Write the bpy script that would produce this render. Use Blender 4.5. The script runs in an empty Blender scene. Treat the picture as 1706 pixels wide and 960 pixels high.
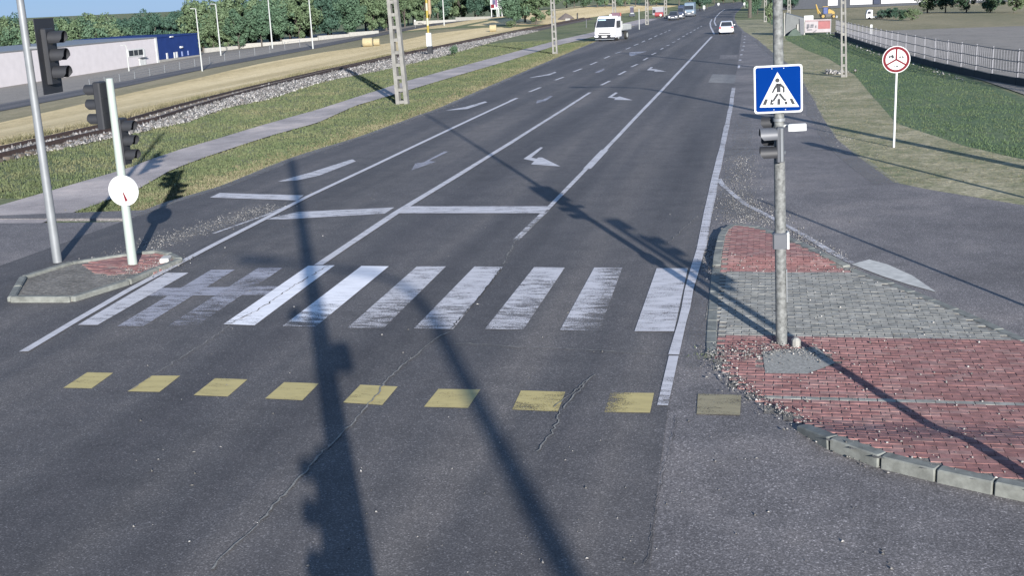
import bpy, bmesh, math, random
import numpy as np
from mathutils import Vector, Matrix
R = math.radians
scene = bpy.context.scene
COL = scene.collection
rng = random.Random(7)
npr = np.random.default_rng(11)

# ------------------------------------------------------------------ camera
F, PITCH, ROLL, YAW, CAMH = 1946.4, .2493, .0448, .2202, 4.51
W, H = 1706, 960
def axes():
    cp, spt = math.cos(PITCH), math.sin(PITCH)
    cy, sy = math.cos(YAW), math.sin(YAW)
    r0 = np.array([cy, sy, 0.]); f0 = np.array([-sy*cp, cy*cp, -spt]); u0 = np.cross(r0, f0)
    c, s = math.cos(ROLL), math.sin(ROLL)
    return c*r0 - s*u0, s*r0 + c*u0, f0
RT, UP, FW = axes()
cam = bpy.data.cameras.new('camera'); camo = bpy.data.objects.new('camera', cam); COL.objects.link(camo)
cam.sensor_width = 36; cam.lens = 36*F/W; cam.clip_end = 9000; cam.clip_start = .05
M4 = Matrix([[RT[i], UP[i], -FW[i], 0] for i in range(3)] + [[0, 0, 0, 1]])
camo.matrix_world = Matrix.Translation((0, 0, CAMH)) @ M4
scene.camera = camo

# ------------------------------------------------------------------ light
SUN_EL, SUN_AZ = R(14.6), math.atan2(.40, -.917)      # azimuth from +Y clockwise, sun behind and right
sdir = Vector((math.sin(SUN_AZ)*math.cos(SUN_EL), math.cos(SUN_AZ)*math.cos(SUN_EL), math.sin(SUN_EL)))
w = bpy.data.worlds.new("World"); scene.world = w; w.use_nodes = True
nt = w.node_tree; bg = nt.nodes['Background']
sky = nt.nodes.new('ShaderNodeTexSky'); sky.sky_type = 'NISHITA'; sky.sun_disc = False
sky.sun_elevation = SUN_EL; sky.sun_rotation = SUN_AZ; sky.air_density = 1.0; sky.dust_density = 0; sky.ozone_density = 6.0; sky.altitude = 2000
wm = nt.nodes.new('ShaderNodeMix'); wm.data_type = 'RGBA'; wm.inputs[0].default_value = .8
nt.links.new(sky.outputs[0], wm.inputs[6]); wm.inputs[7].default_value = (1.75, 2.85, 5.0, 1)   # a clear sky, evenly blue right round
nt.links.new(wm.outputs[2], bg.inputs[0]); bg.inputs[1].default_value = .06
sl = bpy.data.lights.new('sun', 'SUN'); sl.energy = 5.0; sl.angle = R(.5); sl.color = (1, .965, .93)
so = bpy.data.objects.new('sun', sl); COL.objects.link(so)
so.rotation_euler = sdir.to_track_quat('Z', 'Y').to_euler(); so.location = (30, -60, 40)
vs = scene.view_settings; vs.view_transform = 'Standard'; vs.look = 'None'; vs.gamma = 1; vs.exposure = 1.3
scene.render.engine = 'CYCLES'

# ------------------------------------------------------------------ ground shape
def sp(y, k): return (math.sqrt(y*y+k*k)+y)/2
def sm(t):
    t = min(1, max(0, t)); return t*t*(3-2*t)
Z0 = -.011*sp(-35, 15)
def zt(X, Y):
    zc = -.011*(sp(Y-35, 15)-sp(Y-330, 40))-Z0
    zl = -2.4+.010*(min(max(Y, 40), 260)-120)-.002*min(max(0, Y-260), 600)
    s = sm((-24-X)/32)
    return zc*(1-s)+zl*s-.05*min(160, max(0, -X-56))
def at(px, py, dz=0):
    """point of the ground (raised by dz) seen at a photograph position"""
    d = RT*((px-W/2)/F)+UP*(-(py-H/2)/F)+FW
    t = 1.
    while t < 4000:
        p = d*t
        if CAMH+p[2] < zt(p[0], p[1])+dz: break
        t *= 1.02
    lo, hi = t/1.02, t
    for i in range(30):
        m = (lo+hi)/2; p = d*m
        if CAMH+p[2] < zt(p[0], p[1])+dz: hi = m
        else: lo = m
    p = d*hi
    return Vector((p[0], p[1], p[2]+CAMH))
def depth(p):
    return float(np.dot(np.array([p[0], p[1], p[2]-CAMH]), FW))
def mpp(p):            # metres per photograph pixel at p
    return depth(p)/F

# ------------------------------------------------------------------ materials
MATS = {}
def nodes(name):
    m = bpy.data.materials.new(name); m.use_nodes = True
    n = m.node_tree; b = n.nodes['Principled BSDF']
    return m, n, b
def geo(n):
    g = n.nodes.new('ShaderNodeNewGeometry'); return g.outputs['Position']
def noise(n, vec, scale, detail=4, rough=.6, stretch=None):
    if stretch:
        mp = n.nodes.new('ShaderNodeMapping'); mp.inputs['Scale'].default_value = stretch
        n.links.new(vec, mp.inputs['Vector']); vec = mp.outputs[0]
    t = n.nodes.new('ShaderNodeTexNoise'); t.inputs['Scale'].default_value = scale
    t.inputs['Detail'].default_value = detail; t.inputs['Roughness'].default_value = rough
    n.links.new(vec, t.inputs['Vector']); return t.outputs['Fac']
def ramp(n, fac, stops):
    r = n.nodes.new('ShaderNodeValToRGB'); e = r.color_ramp.elements
    while len(e) < len(stops): e.new(.5)
    for q, (p, c) in zip(e, stops):
        q.position = p; q.color = (*c, 1)
    n.links.new(fac, r.inputs[0]); return r.outputs[0]
def mix(n, a, b, fac, mode='MIX'):
    m = n.nodes.new('ShaderNodeMix'); m.data_type = 'RGBA'; m.blend_type = mode
    for s, i in ((a, 6), (b, 7)):
        if isinstance(s, tuple): m.inputs[i].default_value = (*s, 1)
        else: n.links.new(s, m.inputs[i])
    if isinstance(fac, (int, float)): m.inputs[0].default_value = fac
    else: n.links.new(fac, m.inputs[0])
    return m.outputs[2]
def math_(n, op, a, b=None, c=None, clamp=False):
    m = n.nodes.new('ShaderNodeMath'); m.operation = op; m.use_clamp = clamp
    for i, v in enumerate((a, b, c)):
        if v is None: continue
        if isinstance(v, (int, float)): m.inputs[i].default_value = v
        else: n.links.new(v, m.inputs[i])
    return m.outputs[0]
def bump(n, b, fac, dist, strength=1):
    u = n.nodes.new('ShaderNodeBump'); u.inputs['Distance'].default_value = dist; u.inputs['Strength'].default_value = strength
    n.links.new(fac, u.inputs['Height']); n.links.new(u.outputs[0], b.inputs['Normal'])
def plain(name, col, rough=.6, metal=0, var=.12, scale=3., spec=.4, emit=None):
    if name in MATS: return MATS[name]
    m, n, b = nodes(name)
    p = geo(n)
    f = noise(n, p, scale, 5)
    c = ramp(n, f, [(.3, tuple(x*(1-var) for x in col)), (.7, tuple(min(1, x*(1+var)) for x in col))])
    n.links.new(c, b.inputs['Base Color'])
    b.inputs['Roughness'].default_value = rough; b.inputs['Metallic'].default_value = metal
    b.inputs['Specular IOR Level'].default_value = spec
    MATS[name] = m; return m

def asphalt(name, base, grain=.5, tint=(1, 1, 1), coarse=170., streak=True):
    m, n, b = nodes(name); p = geo(n)
    g1 = noise(n, p, coarse*.35, 3, .75)
    g2 = noise(n, p, .35, 4, .6, (1.6, .13, 1) if streak else None)
    g3 = noise(n, p, 1.7, 5, .65)
    v = n.nodes.new('ShaderNodeTexVoronoi'); v.inputs['Scale'].default_value = coarse*.45
    n.links.new(p, v.inputs['Vector'])
    vc = n.nodes.new('ShaderNodeSeparateColor'); n.links.new(v.outputs['Color'], vc.inputs[0])
    col = tuple(base*t for t in tint)
    c = ramp(n, g2, [(.3, tuple(x*.74 for x in col)), (.5, col), (.7, tuple(x*1.36 for x in (col[0]*1.03, col[1], col[2]*.96)))])
    if streak:
        g4 = noise(n, p, .55, 3, .5, (1.5, .012, 1)); g5 = noise(n, p, .8, 6, .7, (1, .3, 1)); g6 = noise(n, p, .33, 2, .5)
        c = mix(n, c, ramp(n, g4, [(.34, (.80, .80, .82)), (.5, (1, 1, 1)), (.66, (1.26, 1.23, 1.18))]), 1., 'MULTIPLY')
        c = mix(n, c, ramp(n, g5, [(.30, (.62, .62, .63)), (.40, (1, 1, 1))]), ramp(n, g6, [(.5, (0, 0, 0)), (.62, (1, 1, 1))]), 'MULTIPLY')
    c = mix(n, c, ramp(n, g3, [(.25, (.78, .78, .78)), (.5, (1, 1, 1)), (.8, (1.22, 1.2, 1.18))]), 1., 'MULTIPLY')
    c = mix(n, c, ramp(n, g1, [(.3, (1-grain*.9,)*3), (.5, (1, 1, 1)), (.72, (1+grain*1.6,)*3)]), 1., 'MULTIPLY')
    c = mix(n, c, ramp(n, vc.outputs[0], [(.0, (1-grain*.55,)*3), (.8, (1+grain*.1,)*3), (.93, (1+grain*1.1,)*3), (1., (1+grain*2.6,)*3)]), 1., 'MULTIPLY')
    n.links.new(c, b.inputs['Base Color'])
    b.inputs['Roughness'].default_value = .78; b.inputs['Specular IOR Level'].default_value = .3
    bump(n, b, g1, .004, .5)
    MATS[name] = m; return m
def paint(name, col, soft=.10):
    m, n, b = nodes(name); p = geo(n)
    a = n.nodes.new('ShaderNodeAttribute'); a.attribute_name = 'wear'
    f1 = noise(n, p, 55, 4, .75); f2 = noise(n, p, 5, 5, .7, (.5, 1.5, 1)); f3 = noise(n, p, .9, 3)
    f = math_(n, 'ADD', math_(n, 'MULTIPLY', f1, .46), math_(n, 'ADD', math_(n, 'MULTIPLY', f2, .36), math_(n, 'MULTIPLY', f3, .18)))
    th = math_(n, 'MULTIPLY_ADD', a.outputs['Fac'], .34, .27)
    al = math_(n, 'DIVIDE', math_(n, 'SUBTRACT', f, th), soft, clamp=True)
    c = ramp(n, f2, [(.3, tuple(x*.78 for x in col)), (.62, col)])
    n.links.new(c, b.inputs['Base Color']); n.links.new(al, b.inputs['Alpha'])
    b.inputs['Roughness'].default_value = .6
    MATS[name] = m; return m
def grassmat(name, cols, s1=.25, s2=2.2, stretch=None, bumpd=.05):
    m, n, b = nodes(name); p = geo(n)
    f1 = noise(n, p, s1, 5, .62, stretch); f2 = noise(n, p, s2, 6, .75); f3 = noise(n, p, 16, 3, .7)
    f = math_(n, 'ADD', math_(n, 'MULTIPLY', f1, .5), math_(n, 'MULTIPLY', f2, .5))
    k = len(cols)
    c = ramp(n, f, [(.34+.32*i/(k-1), cols[i]) for i in range(k)])
    c = mix(n, c, ramp(n, f3, [(.3, (.55, .55, .55)), (.55, (1, 1, 1)), (.75, (1.35, 1.35, 1.3))]), 1., 'MULTIPLY')
    n.links.new(c, b.inputs['Base Color']); b.inputs['Roughness'].default_value = .9; b.inputs['Specular IOR Level'].default_value = .1
    bump(n, b, f2, bumpd, .8)
    MATS[name] = m; return m
def leafmat(name, a, c):
    m, n, b = nodes(name)
    p = geo(n)
    oi = n.nodes.new('ShaderNodeObjectInfo')
    f = noise(n, p, .5, 3)
    f2 = noise(n, p, 3.1, 2)
    f = math_(n, 'ADD', math_(n, 'MULTIPLY', f, .5), math_(n, 'ADD', math_(n, 'MULTIPLY', f2, .3), math_(n, 'MULTIPLY', oi.outputs['Random'], .2)))
    cc = ramp(n, f, [(.3, a), (.7, c)])
    n.links.new(cc, b.inputs['Base Color']); b.inputs['Roughness'].default_value = .65; b.inputs['Specular IOR Level'].default_value = .2
    MATS[name] = m; return m

ASPH = asphalt('asphalt_main', .067, .4, (1.04, .99, .99))
ASPH2 = asphalt('asphalt_side', .110, .5, (1.07, .99, .97), streak=False)
PATCH = asphalt('asphalt_patch', .12, .3)
PATH = asphalt('path_asphalt', .26, .18, (1.13, 1, .94), streak=False)
WHITE = paint('road_paint_white', (.45, .435, .44)); WHITE2 = paint('road_paint_fresh', (.68, .67, .68))
DUST = paint('road_dust', (.2, .185, .165), .35)
LILAC = paint('road_paint_faded', (.27, .265, .29))
YELLOW = paint('road_paint_yellow', (.40, .325, .13))
YFADE = paint('road_paint_yellow_faded', (.24, .205, .12))
GRASS = grassmat('grass_ground', [(.075, .105, .052), (.14, .155, .082), (.235, .215, .135)])
VERGE = grassmat('dry_verge_ground', [(.11, .14, .07), (.24, .225, .14), (.42, .37, .26)], .55, 3.)
DITCH = grassmat('green_ditch_ground', [(.062, .10, .055), (.098, .135, .074), (.15, .165, .10)])
FIELD = grassmat('stubble_field', [(.32, .25, .125), (.57, .45, .25), (.74, .60, .36)], .16, 1.4, (1.3, .10, 1))
SCRUB = grassmat('rough_strip_ground', [(.13, .135, .075), (.22, .195, .12), (.31, .265, .17)], .1, .8, (.8, .15, 1))
LOT = grassmat('yard_ground', [(.15, .14, .12), (.23, .21, .185), (.27, .245, .21)], .06, .5, (.7, .15, 1))
DIRT = grassmat('gravel_dirt', [(.11, .105, .095), (.17, .16, .145), (.25, .235, .21)], 1.5, 12)
CONC = plain('concrete', (.36, .355, .33), .85, 0, .2, 6)
CONCL = plain('pale_concrete', (.23, .225, .205), .85, 0, .15, 4); LATT = plain('weathered_pole_concrete', (.150, .147, .135), .85, 0, .22, 3)
KERB = plain('kerb_concrete', (.13, .135, .122), .9, 0, .35, 7)
STEEL = plain('galvanised_steel', (.118, .122, .118), .65, .1, .5, 18, .25)
GREYP = plain('grey_metal', (.16, .17, .178), .5, .2, .12)
DARK = plain('black_plastic', (.018, .019, .022), .55)
DKGREY = plain('dark_grey_plastic', (.07, .075, .085), .5)
WHT = plain('white_paint', (.42, .43, .42), .45, 0, .04)
LIGHTG = plain('light_grey_paint', (.27, .28, .27), .5, 0, .06)
BLUE = plain('sign_blue', (.0015, .021, .125), .8, 0, .04, 3, .0)
RED = plain('sign_red', (.11, .012, .018), .7, 0, .06, 3, .1)
BLK = plain('sign_black', (.012, .014, .018), .5)
RUST = plain('rusty_rail', (.035, .022, .018), .8, 0, .3, 8); BED = plain('ballast_bed', (.06, .048, .042), .95, 0, .4, 3)
WOOD = plain('old_sleeper', (.09, .075, .06), .9, 0, .3, 4)
BARK = plain('bark', (.06, .052, .044), .9, 0, .3, 3)
GLASS = plain('dark_glass', (.02, .024, .03), .12, 0, .2, 2, .6)
TYRE = plain('tyre_rubber', (.02, .02, .02), .85)
BRICKR = [plain('brick_red_%s' % k, c, .9, 0, .35, 9) for k, c in (('plain', (.205, .102, .092)), ('pale', (.218, .125, .112)), ('deep', (.178, .084, .076)))]
BRICKG = [plain('brick_grey_%s' % k, c, .9, 0, .32, 9) for k, c in (('plain', (.195, .19, .168)), ('pale', (.22, .215, .192)), ('deep', (.165, .163, .146)))]

# ------------------------------------------------------------------ mesh helpers
class MB:
    def __init__(s): s.v = []; s.f = []; s.m = []
    def add(s, v, f, mi=0):
        o = len(s.v); s.v += [tuple(x) for x in v]; s.f += [tuple(i+o for i in q) for q in f]; s.m += [mi]*len(f); return s
    def box(s, c, d, rz=0, mi=0, bev=0, rot=None):
        x, y, z = (d[0]/2, d[1]/2, d[2]/2)
        mt = rot if rot else Matrix.Rotation(rz, 3, 'Z'); c = Vector(c)
        if bev:
            e = bev; v = []
            for sx, sy in ((-1, -1), (1, -1), (1, 1), (-1, 1)): pass
            ring = [(-x+e, -y), (x-e, -y), (x, -y+e), (x, y-e), (x-e, y), (-x+e, y), (-x, y-e), (-x, -y+e)]
            lo = [(a, b, -z) for a, b in ring]; mid = [(a, b, z-e) for a, b in ring]
            k = 1-e/max(x, .001); k2 = 1-e/max(y, .001)
            top = [(a*k, b*k2, z) for a, b in ring]
            v = [c+mt@Vector(q) for q in lo+mid+top]; f = []
            for r in (0, 8):
                for i in range(8): f.append((r+i, r+(i+1) % 8, r+8+(i+1) % 8, r+8+i))
            f.append(tuple(range(16, 24))); f.append(tuple(reversed(range(8))))
            return s.add(v, f, mi)
        v = [c+mt@Vector((sx*x, sy*y, sz*z)) for sz in (-1, 1) for sx, sy in ((-1, -1), (1, -1), (1, 1), (-1, 1))]
        return s.add(v, [(0, 3, 2, 1), (4, 5, 6, 7), (0, 1, 5, 4), (1, 2, 6, 5), (2, 3, 7, 6), (3, 0, 4, 7)], mi)
    def tube(s, pts, rad, n=10, mi=0, cap=True):
        pts = [Vector(p) for p in pts]
        if not isinstance(rad, (list, tuple)): rad = [rad]*len(pts)
        o = len(s.v); vv = []; ff = []
        for i, p in enumerate(pts):
            t = (pts[min(i+1, len(pts)-1)]-pts[max(i-1, 0)]).normalized()
            a = Vector((1, 0, 0)) if abs(t.x) < .8 else Vector((0, 1, 0))
            u = t.cross(a).normalized(); q = t.cross(u)
            for k in range(n):
                an = 2*math.pi*k/n; vv.append(p+u*math.cos(an)*rad[i]+q*math.sin(an)*rad[i])
        for i in range(len(pts)-1):
            for k in range(n): ff.append((i*n+k, i*n+(k+1) % n, (i+1)*n+(k+1) % n, (i+1)*n+k))
        if cap:
            ff.append(tuple(reversed(range(n)))); ff.append(tuple(range((len(pts)-1)*n, len(pts)*n)))
        return s.add(vv, ff, mi)
    def prism(s, prof, mi=0):
        """prof: closed outline of (y, z, halfwidth), spanned across x"""
        n = len(prof)
        v = [(-h, y, z) for y, z, h in prof]+[(h, y, z) for y, z, h in prof]
        f = [tuple(range(n)), tuple(reversed(range(n, 2*n)))]
        for i in range(n): f.append((i, n+i, n+(i+1) % n, (i+1) % n))
        return s.add(v, f, mi)
    def plate(s, outline, y0, y1, mi=0):
        """outline (x,z) in the upright plane, thickness from y0 to y1"""
        n = len(outline)
        v = [(x, y0, z) for x, z in outline]+[(x, y1, z) for x, z in outline]
        f = [tuple(range(n)), tuple(reversed(range(n, 2*n)))]
        for i in range(n): f.append((i, n+i, n+(i+1) % n, (i+1) % n))
        return s.add(v, f, mi)
    def build(s, name, mats, parent=None, smooth=False, **props):
        me = bpy.data.meshes.new(name); me.from_pydata(s.v, [], s.f)
        for q in (mats if isinstance(mats, (list, tuple)) else [mats]): me.materials.append(q)
        for p, mi in zip(me.polygons, s.m):
            p.material_index = mi; p.use_smooth = smooth
        bm = bmesh.new(); bm.from_mesh(me); bmesh.ops.recalc_face_normals(bm, faces=bm.faces); bm.to_mesh(me); bm.free()
        if smooth: me.set_sharp_from_angle(angle=R(35))
        return link(name, me, parent, **props)
def link(name, me, parent=None, **props):
    o = bpy.data.objects.new(name, me); COL.objects.link(o)
    if parent: o.parent = parent
    for k, v in props.items(): o[k] = v
    return o
def thing(name, label, cat, loc, rz=0, group=None, tilt=None):
    o = bpy.data.objects.new(name, None); COL.objects.link(o); o.location = loc
    o.rotation_euler = tilt if tilt else (0, 0, rz)
    o.empty_display_size = .2; o['label'] = label; o['category'] = cat
    if group: o['group'] = group
    return o
def dup(root, loc, rz=None, label=None, scale=None):
    r = root.copy(); COL.objects.link(r); r.location = loc
    if rz is not None: r.rotation_euler = (0, 0, rz)
    if scale: r.scale = scale
    if label: r['label'] = label
    for ch in list(root.children):
        c = ch.copy(); COL.objects.link(c); c.parent = r
        for g in list(ch.children):
            d = g.copy(); COL.objects.link(d); d.parent = c
    return r
def arr_mesh(name, verts, faces_flat, nper, mats, parent=None, **props):
    me = bpy.data.meshes.new(name); nv = len(verts); nf = len(faces_flat)//nper
    me.vertices.add(nv); me.vertices.foreach_set('co', np.asarray(verts, np.float32).ravel())
    me.loops.add(nf*nper); me.loops.foreach_set('vertex_index', np.asarray(faces_flat, np.int32))
    me.polygons.add(nf); me.polygons.foreach_set('loop_start', np.arange(0, nf*nper, nper, dtype=np.int32))
    me.update(calc_edges=True)
    for q in (mats if isinstance(mats, (list, tuple)) else [mats]): me.materials.append(q)
    return link(name, me, parent, **props)

def interp(y, pts):
    if y <= pts[0][1]: return pts[0][0]
    for (x0, y0), (x1, y1) in zip(pts, pts[1:]):
        if y <= y1: return x0+(x1-x0)*(y-y0)/max(1e-6, y1-y0)
    return pts[-1][0]
def levels(y0, y1):
    ys = [y0]
    while ys[-1] < y1: ys.append(min(y1, ys[-1]+max(1.0, min(8, abs(ys[-1])*.022))))
    return ys
def pixline(pts, ext0=None, ext1=None):
    out = [tuple(at(*p)[:2]) for p in pts]; out.sort(key=lambda q: q[1])
    if ext0: out = ext0+out
    if ext1: out = out+ext1
    return out
def strip(name, lft, rgt, mat, off, y0=None, y1=None, ncol=6, parent=None, **props):
    y0 = y0 if y0 is not None else max(lft[0][1], rgt[0][1]); y1 = y1 if y1 is not None else min(lft[-1][1], rgt[-1][1])
    m = MB(); ys = levels(y0, y1); v = []
    for y in ys:
        a, b = interp(y, lft), interp(y, rgt)
        for k in range(ncol+1):
            x = a+(b-a)*k/ncol; v.append((x, y, zt(x, y)+off))
    f = [(j*(ncol+1)+k, j*(ncol+1)+k+1, (j+1)*(ncol+1)+k+1, (j+1)*(ncol+1)+k) for j in range(len(ys)-1) for k in range(ncol)]
    return m.add(v, f).build(name, mat, parent, **props)
def flat(name, pts, mat, off, wear=None, parent=None, **props):
    me = bpy.data.meshes.new(name)
    me.from_pydata([(p[0], p[1], zt(p[0], p[1])+off) for p in pts], [], [tuple(range(len(pts)))])
    bm = bmesh.new(); bm.from_mesh(me); bmesh.ops.recalc_face_normals(bm, faces=bm.faces)
    for q in bm.faces:
        if q.normal.z < 0: q.normal_flip()
    bm.to_mesh(me); bm.free(); me.materials.append(mat)
    if wear is not None:
        a = me.attributes.new('wear', 'FLOAT', 'POINT')
        for i in range(len(pts)): a.data[i].value = wear[i] if isinstance(wear, (list, tuple)) else wear
    return link(name, me, parent, **props)
def pflat(name, pix, mat, off, wear=None, parent=None, **props):
    return flat(name, [at(*p) for p in pix], mat, off, wear, parent, **props)
def ribbon(name, cpts, wid, mat, off, wear=.3, parent=None, jit=0., **props):
    """a line of paint along world points, width in metres"""
    P = [Vector((p[0], p[1])) for p in cpts]; Q = [P[0]]
    for a, b in zip(P, P[1:]):
        k = max(1, int((b-a).length/1.5))
        for i in range(1, k+1): Q.append(a+(b-a)*i/k)
    v = []; n = len(Q)
    for i, p in enumerate(Q):
        t = (Q[min(i+1, n-1)]-Q[max(0, i-1)]).normalized(); nn = Vector((-t.y, t.x))
        wd = wid[0]+(wid[1]-wid[0])*i/(n-1) if isinstance(wid, tuple) else wid
        wd *= 1+jit*rng.uniform(-.6, .6); p = p+nn*jit*rng.uniform(-.03, .03)
        for s in (1, -1):
            q = p+nn*s*wd/2; v.append((q.x, q.y, zt(q.x, q.y)+off))
    f = [(2*i, 2*i+1, 2*i+3, 2*i+2) for i in range(n-1)]
    me = bpy.data.meshes.new(name); me.from_pydata(v, [], f); me.materials.append(mat)
    a = me.attributes.new('wear', 'FLOAT', 'POINT')
    for i in range(len(v)):
        a.data[i].value = wear[0]+(wear[1]-wear[0])*(i//2)/(n-1) if isinstance(wear, tuple) else wear
    return link(name, me, parent, **props)
def pribbon(name, pix, wid, mat, off, wear=.3, parent=None, jit=0.):
    return ribbon(name, [at(*p) for p in pix], wid, mat, off, wear, parent, jit)

# ------------------------------------------------------------------ ground, roads, strips
xs = sorted(set(list(np.arange(-110, 60, 2.))+[-2200, -1200, -700, -450, -320, -260, -216, -180, -150, -130, 75, 95, 130, 180, 260, 420, 800, 1600]))
ys = list(np.arange(-40, 150, 2.))+list(np.arange(150, 430, 5.))+[440, 460, 490, 530, 600, 700, 850, 1000, 1300, 1700, 2300, 3000]
nx = len(xs); gv = [(x, y, zt(x, y)-.035) for y in ys for x in xs]
gf = [(j*nx+i, j*nx+i+1, (j+1)*nx+i+1, (j+1)*nx+i) for j in range(len(ys)-1) for i in range(nx-1)]
MB().add(gv, gf).build('ground', GRASS, kind='structure')

road_l = pixline([(213, 362), (270, 340), (365, 312), (490, 262), (600, 228), (730, 181), (850, 129), (985, 72), (1060, 42), (1110, 26), (1150, 17), (1190, 9)], [(-60, -14), (-60, 21.9), (-30, 22.6)], [(-19, 450)])
road_r = pixline([(1493, 308), (1432, 264), (1395, 234), (1367, 191), (1357, 169), (1339, 141), (1320, 112), (1290, 90), (1262, 66), (1240, 52), (1228, 40), (1224, 30), (1226, 22), (1236, 12)], [(40, -14), (40, 14), (12, 18.5), (6.2, 22.5)], [(-7.2, 450)])
road = strip('road', road_l, road_r, ASPH2, .018, -14, 450, 14, kind='structure')
main_l = pixline([(213, 500), (356, 414), (440, 363), (362, 326), (500, 266), (600, 231), (730, 184), (850, 132), (985, 74), (1060, 44), (1110, 27.5), (1150, 18.2), (1190, 9.6)], [(-22, -14), (-18, 8)], [(-18.6, 450)])
main_l = [(-17.5, -14), (-15.6, 12), (-13.75, 16.6), (-13.7, 20.2), (-13.6, 28)] + [q for q in main_l if q[1] > 33]
main_r = pixline([(1224, 143), (1219, 180), (1205, 249), (1187, 360), (1174, 430), (1156, 490), (1145, 540), (1130, 600), (1112, 690), (1095, 820), (1083, 959)], [(-.2, -14)], None)
far_r = [q for q in road_r if q[1] > 120]
main_r = main_r+[(x-.25, y) for x, y in far_r]
strip('carriageway', main_l, main_r, ASPH, .0225, -14, 450, 10, road, kind='structure')
# worn, bleached wheel strips do their own colour in the asphalt material

pathL = pixline([(214, 280), (249, 266), (300, 249), (369, 229), (431, 210), (530, 182), (680, 134), (850, 88), (931, 66), (985, 54), (1040, 38), (1075, 30)], [(-18.2, 24), (-18.2, 29)])
pathR = pixline([(230, 315), (285, 283), (341, 262), (407, 240), (454, 225), (530, 204), (592, 176), (650, 159), (774, 122), (850, 100), (925, 76), (970, 65.5), (1040, 47), (1085, 35)], [(-15.6, 24)])
strip('footpath', pathL, pathR, PATH, .004, 18, 245, 4, kind='structure')
fieldN = pixline([(214, 197), (289, 176), (530, 117), (712, 79), (850, 51), (919, 38.5)], [(-27.5, 20), (-27.4, 40)])
fieldF = pixline([(214, 155), (341, 127), (435, 105), (530, 88), (650, 71), (717, 56), (811, 45), (840, 42)], [(-46, 20)])
strip('stubble_field', fieldF, fieldN, FIELD, -.012, 20, 205, 10, kind='structure')
roadF = pixline([(214, 134), (332, 110), (518, 76), (650, 51), (710, 40.5), (817, 26)], [(-64, 30)], [(-69, 330)])
roadN = pixline([(214, 143), (332, 117), (518, 82), (650, 56), (710, 44.5), (817, 29)], [(-56, 30)], [(-64, 330)])
strip('service_road', roadF, roadN, ASPH, .012, 30, 330, 4, kind='structure')
strip('rough_strip', roadN, fieldF, SCRUB, -.016, 30, 205, 8, kind='structure')
strip('yard', [(-104, 40), (-104, 260)], roadF, LOT, -.01, 40, 260, 12, kind='structure')
farfield = [(-36, 215), (-38.2, 240), (-37, 280), (-30, 420)]
strip('far_field', [(-80, 215), (-66, 420)], farfield, FIELD, -.012, 215, 420, 10, kind='structure')
ditchL = pixline([(1310, 66), (1345, 84), (1380, 97), (1425, 125), (1445, 150), (1493, 205)], [(7, 28), (5.2, 33)], [(1.5, 140), (-1, 200)])
strip('dry_verge', [(x-.1, y) for x, y in road_r], ditchL, VERGE, -.006, 20, 200, 5, kind='structure')
fence_line = [(9.0, 55), (8.2, 70), (7.4, 82), (6.7, 100), (6.1, 121)]
strip('green_ditch', ditchL, [(9.6, 20), (9.2, 50)]+fence_line+[(3.2, 150), (1, 200)], DITCH, -.01, 22, 200, 5, kind='structure')
strip('yard_right', [(10.5, 20)]+[(x+.3, y) for x, y in fence_line]+[(6.0, 124)], [(90, 20), (90, 124)], LOT, -.008, 20, 124, 12, kind='structure')
strip('far_yard_right', [(4.4, 124), (0, 280)], [(120, 124), (120, 280)], SCRUB, -.008, 124, 285, 12, kind='structure')

# ------------------------------------------------------------------ painted road marks (children of the road)
o1, o2, o3 = .0275, .0315, .0355
stripes = [
 [(277.7, 457.4), (314.6, 457.4), (163, 545), (130, 545), .30, .30],
 [(351.6, 452.7), (391.6, 452.3), (239.7, 547), (196, 547), .36, .36],
 [(430.6, 449.2), (471.6, 449.2), (327, 546.7), (280.8, 546.3), .42, .62],
 [(513.7, 445.7), (557.8, 445), (424.4, 545.7), (373, 543.6), .0, .36],
 [(602.5, 446), (648, 446.7), (526, 548), (471, 547), .0, .60],
 [(694.5, 447), (743, 447), (638.7, 551), (579, 550), .30, .55],
 [(790.7, 447), (837.6, 448), (755, 552), (690, 551), .26, .52],
 [(890, 448), (941, 449), (872, 553), (808, 552), .36, .52],
 [(990, 449), (1037, 449), (998, 555), (933, 554), .26, .46],
 [(1094, 450), (1146, 450), (1123, 556), (1057, 556), .26, .40]]
for i, s in enumerate(stripes):
    pts = [at(*q) for q in s[:4]]; a, b, c, d = pts
    rows = []
    for k in range(9):
        t = k/8; rows.append((a.lerp(d, t), b.lerp(c, t), s[4]+(s[5]-s[4])*t**1.5))
    me = bpy.data.meshes.new('crosswalk_stripe')
    vv = []; wv = []
    for l, r, wr in rows:
        for q in (l, r): vv.append((q.x, q.y, zt(q.x, q.y)+o2))
        wv += [wr, wr+(.28 if i == 8 else .04)]
    me.from_pydata(vv, [], [(2*k, 2*k+2, 2*k+3, 2*k+1) for k in range(8)])
    at_ = me.attributes.new('wear', 'FLOAT', 'POINT')
    for k, q in enumerate(wv): at_.data[k].value = q
    me.materials.append(LILAC if i in (1, 2) else WHITE2 if i in (3, 4) else WHITE)
    link('crosswalk_stripe', me, road)
pflat('faded_stop_bar', [(252, 483), (470, 479), (462, 494), (238, 496)], LILAC, o1, .38, road)
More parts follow.
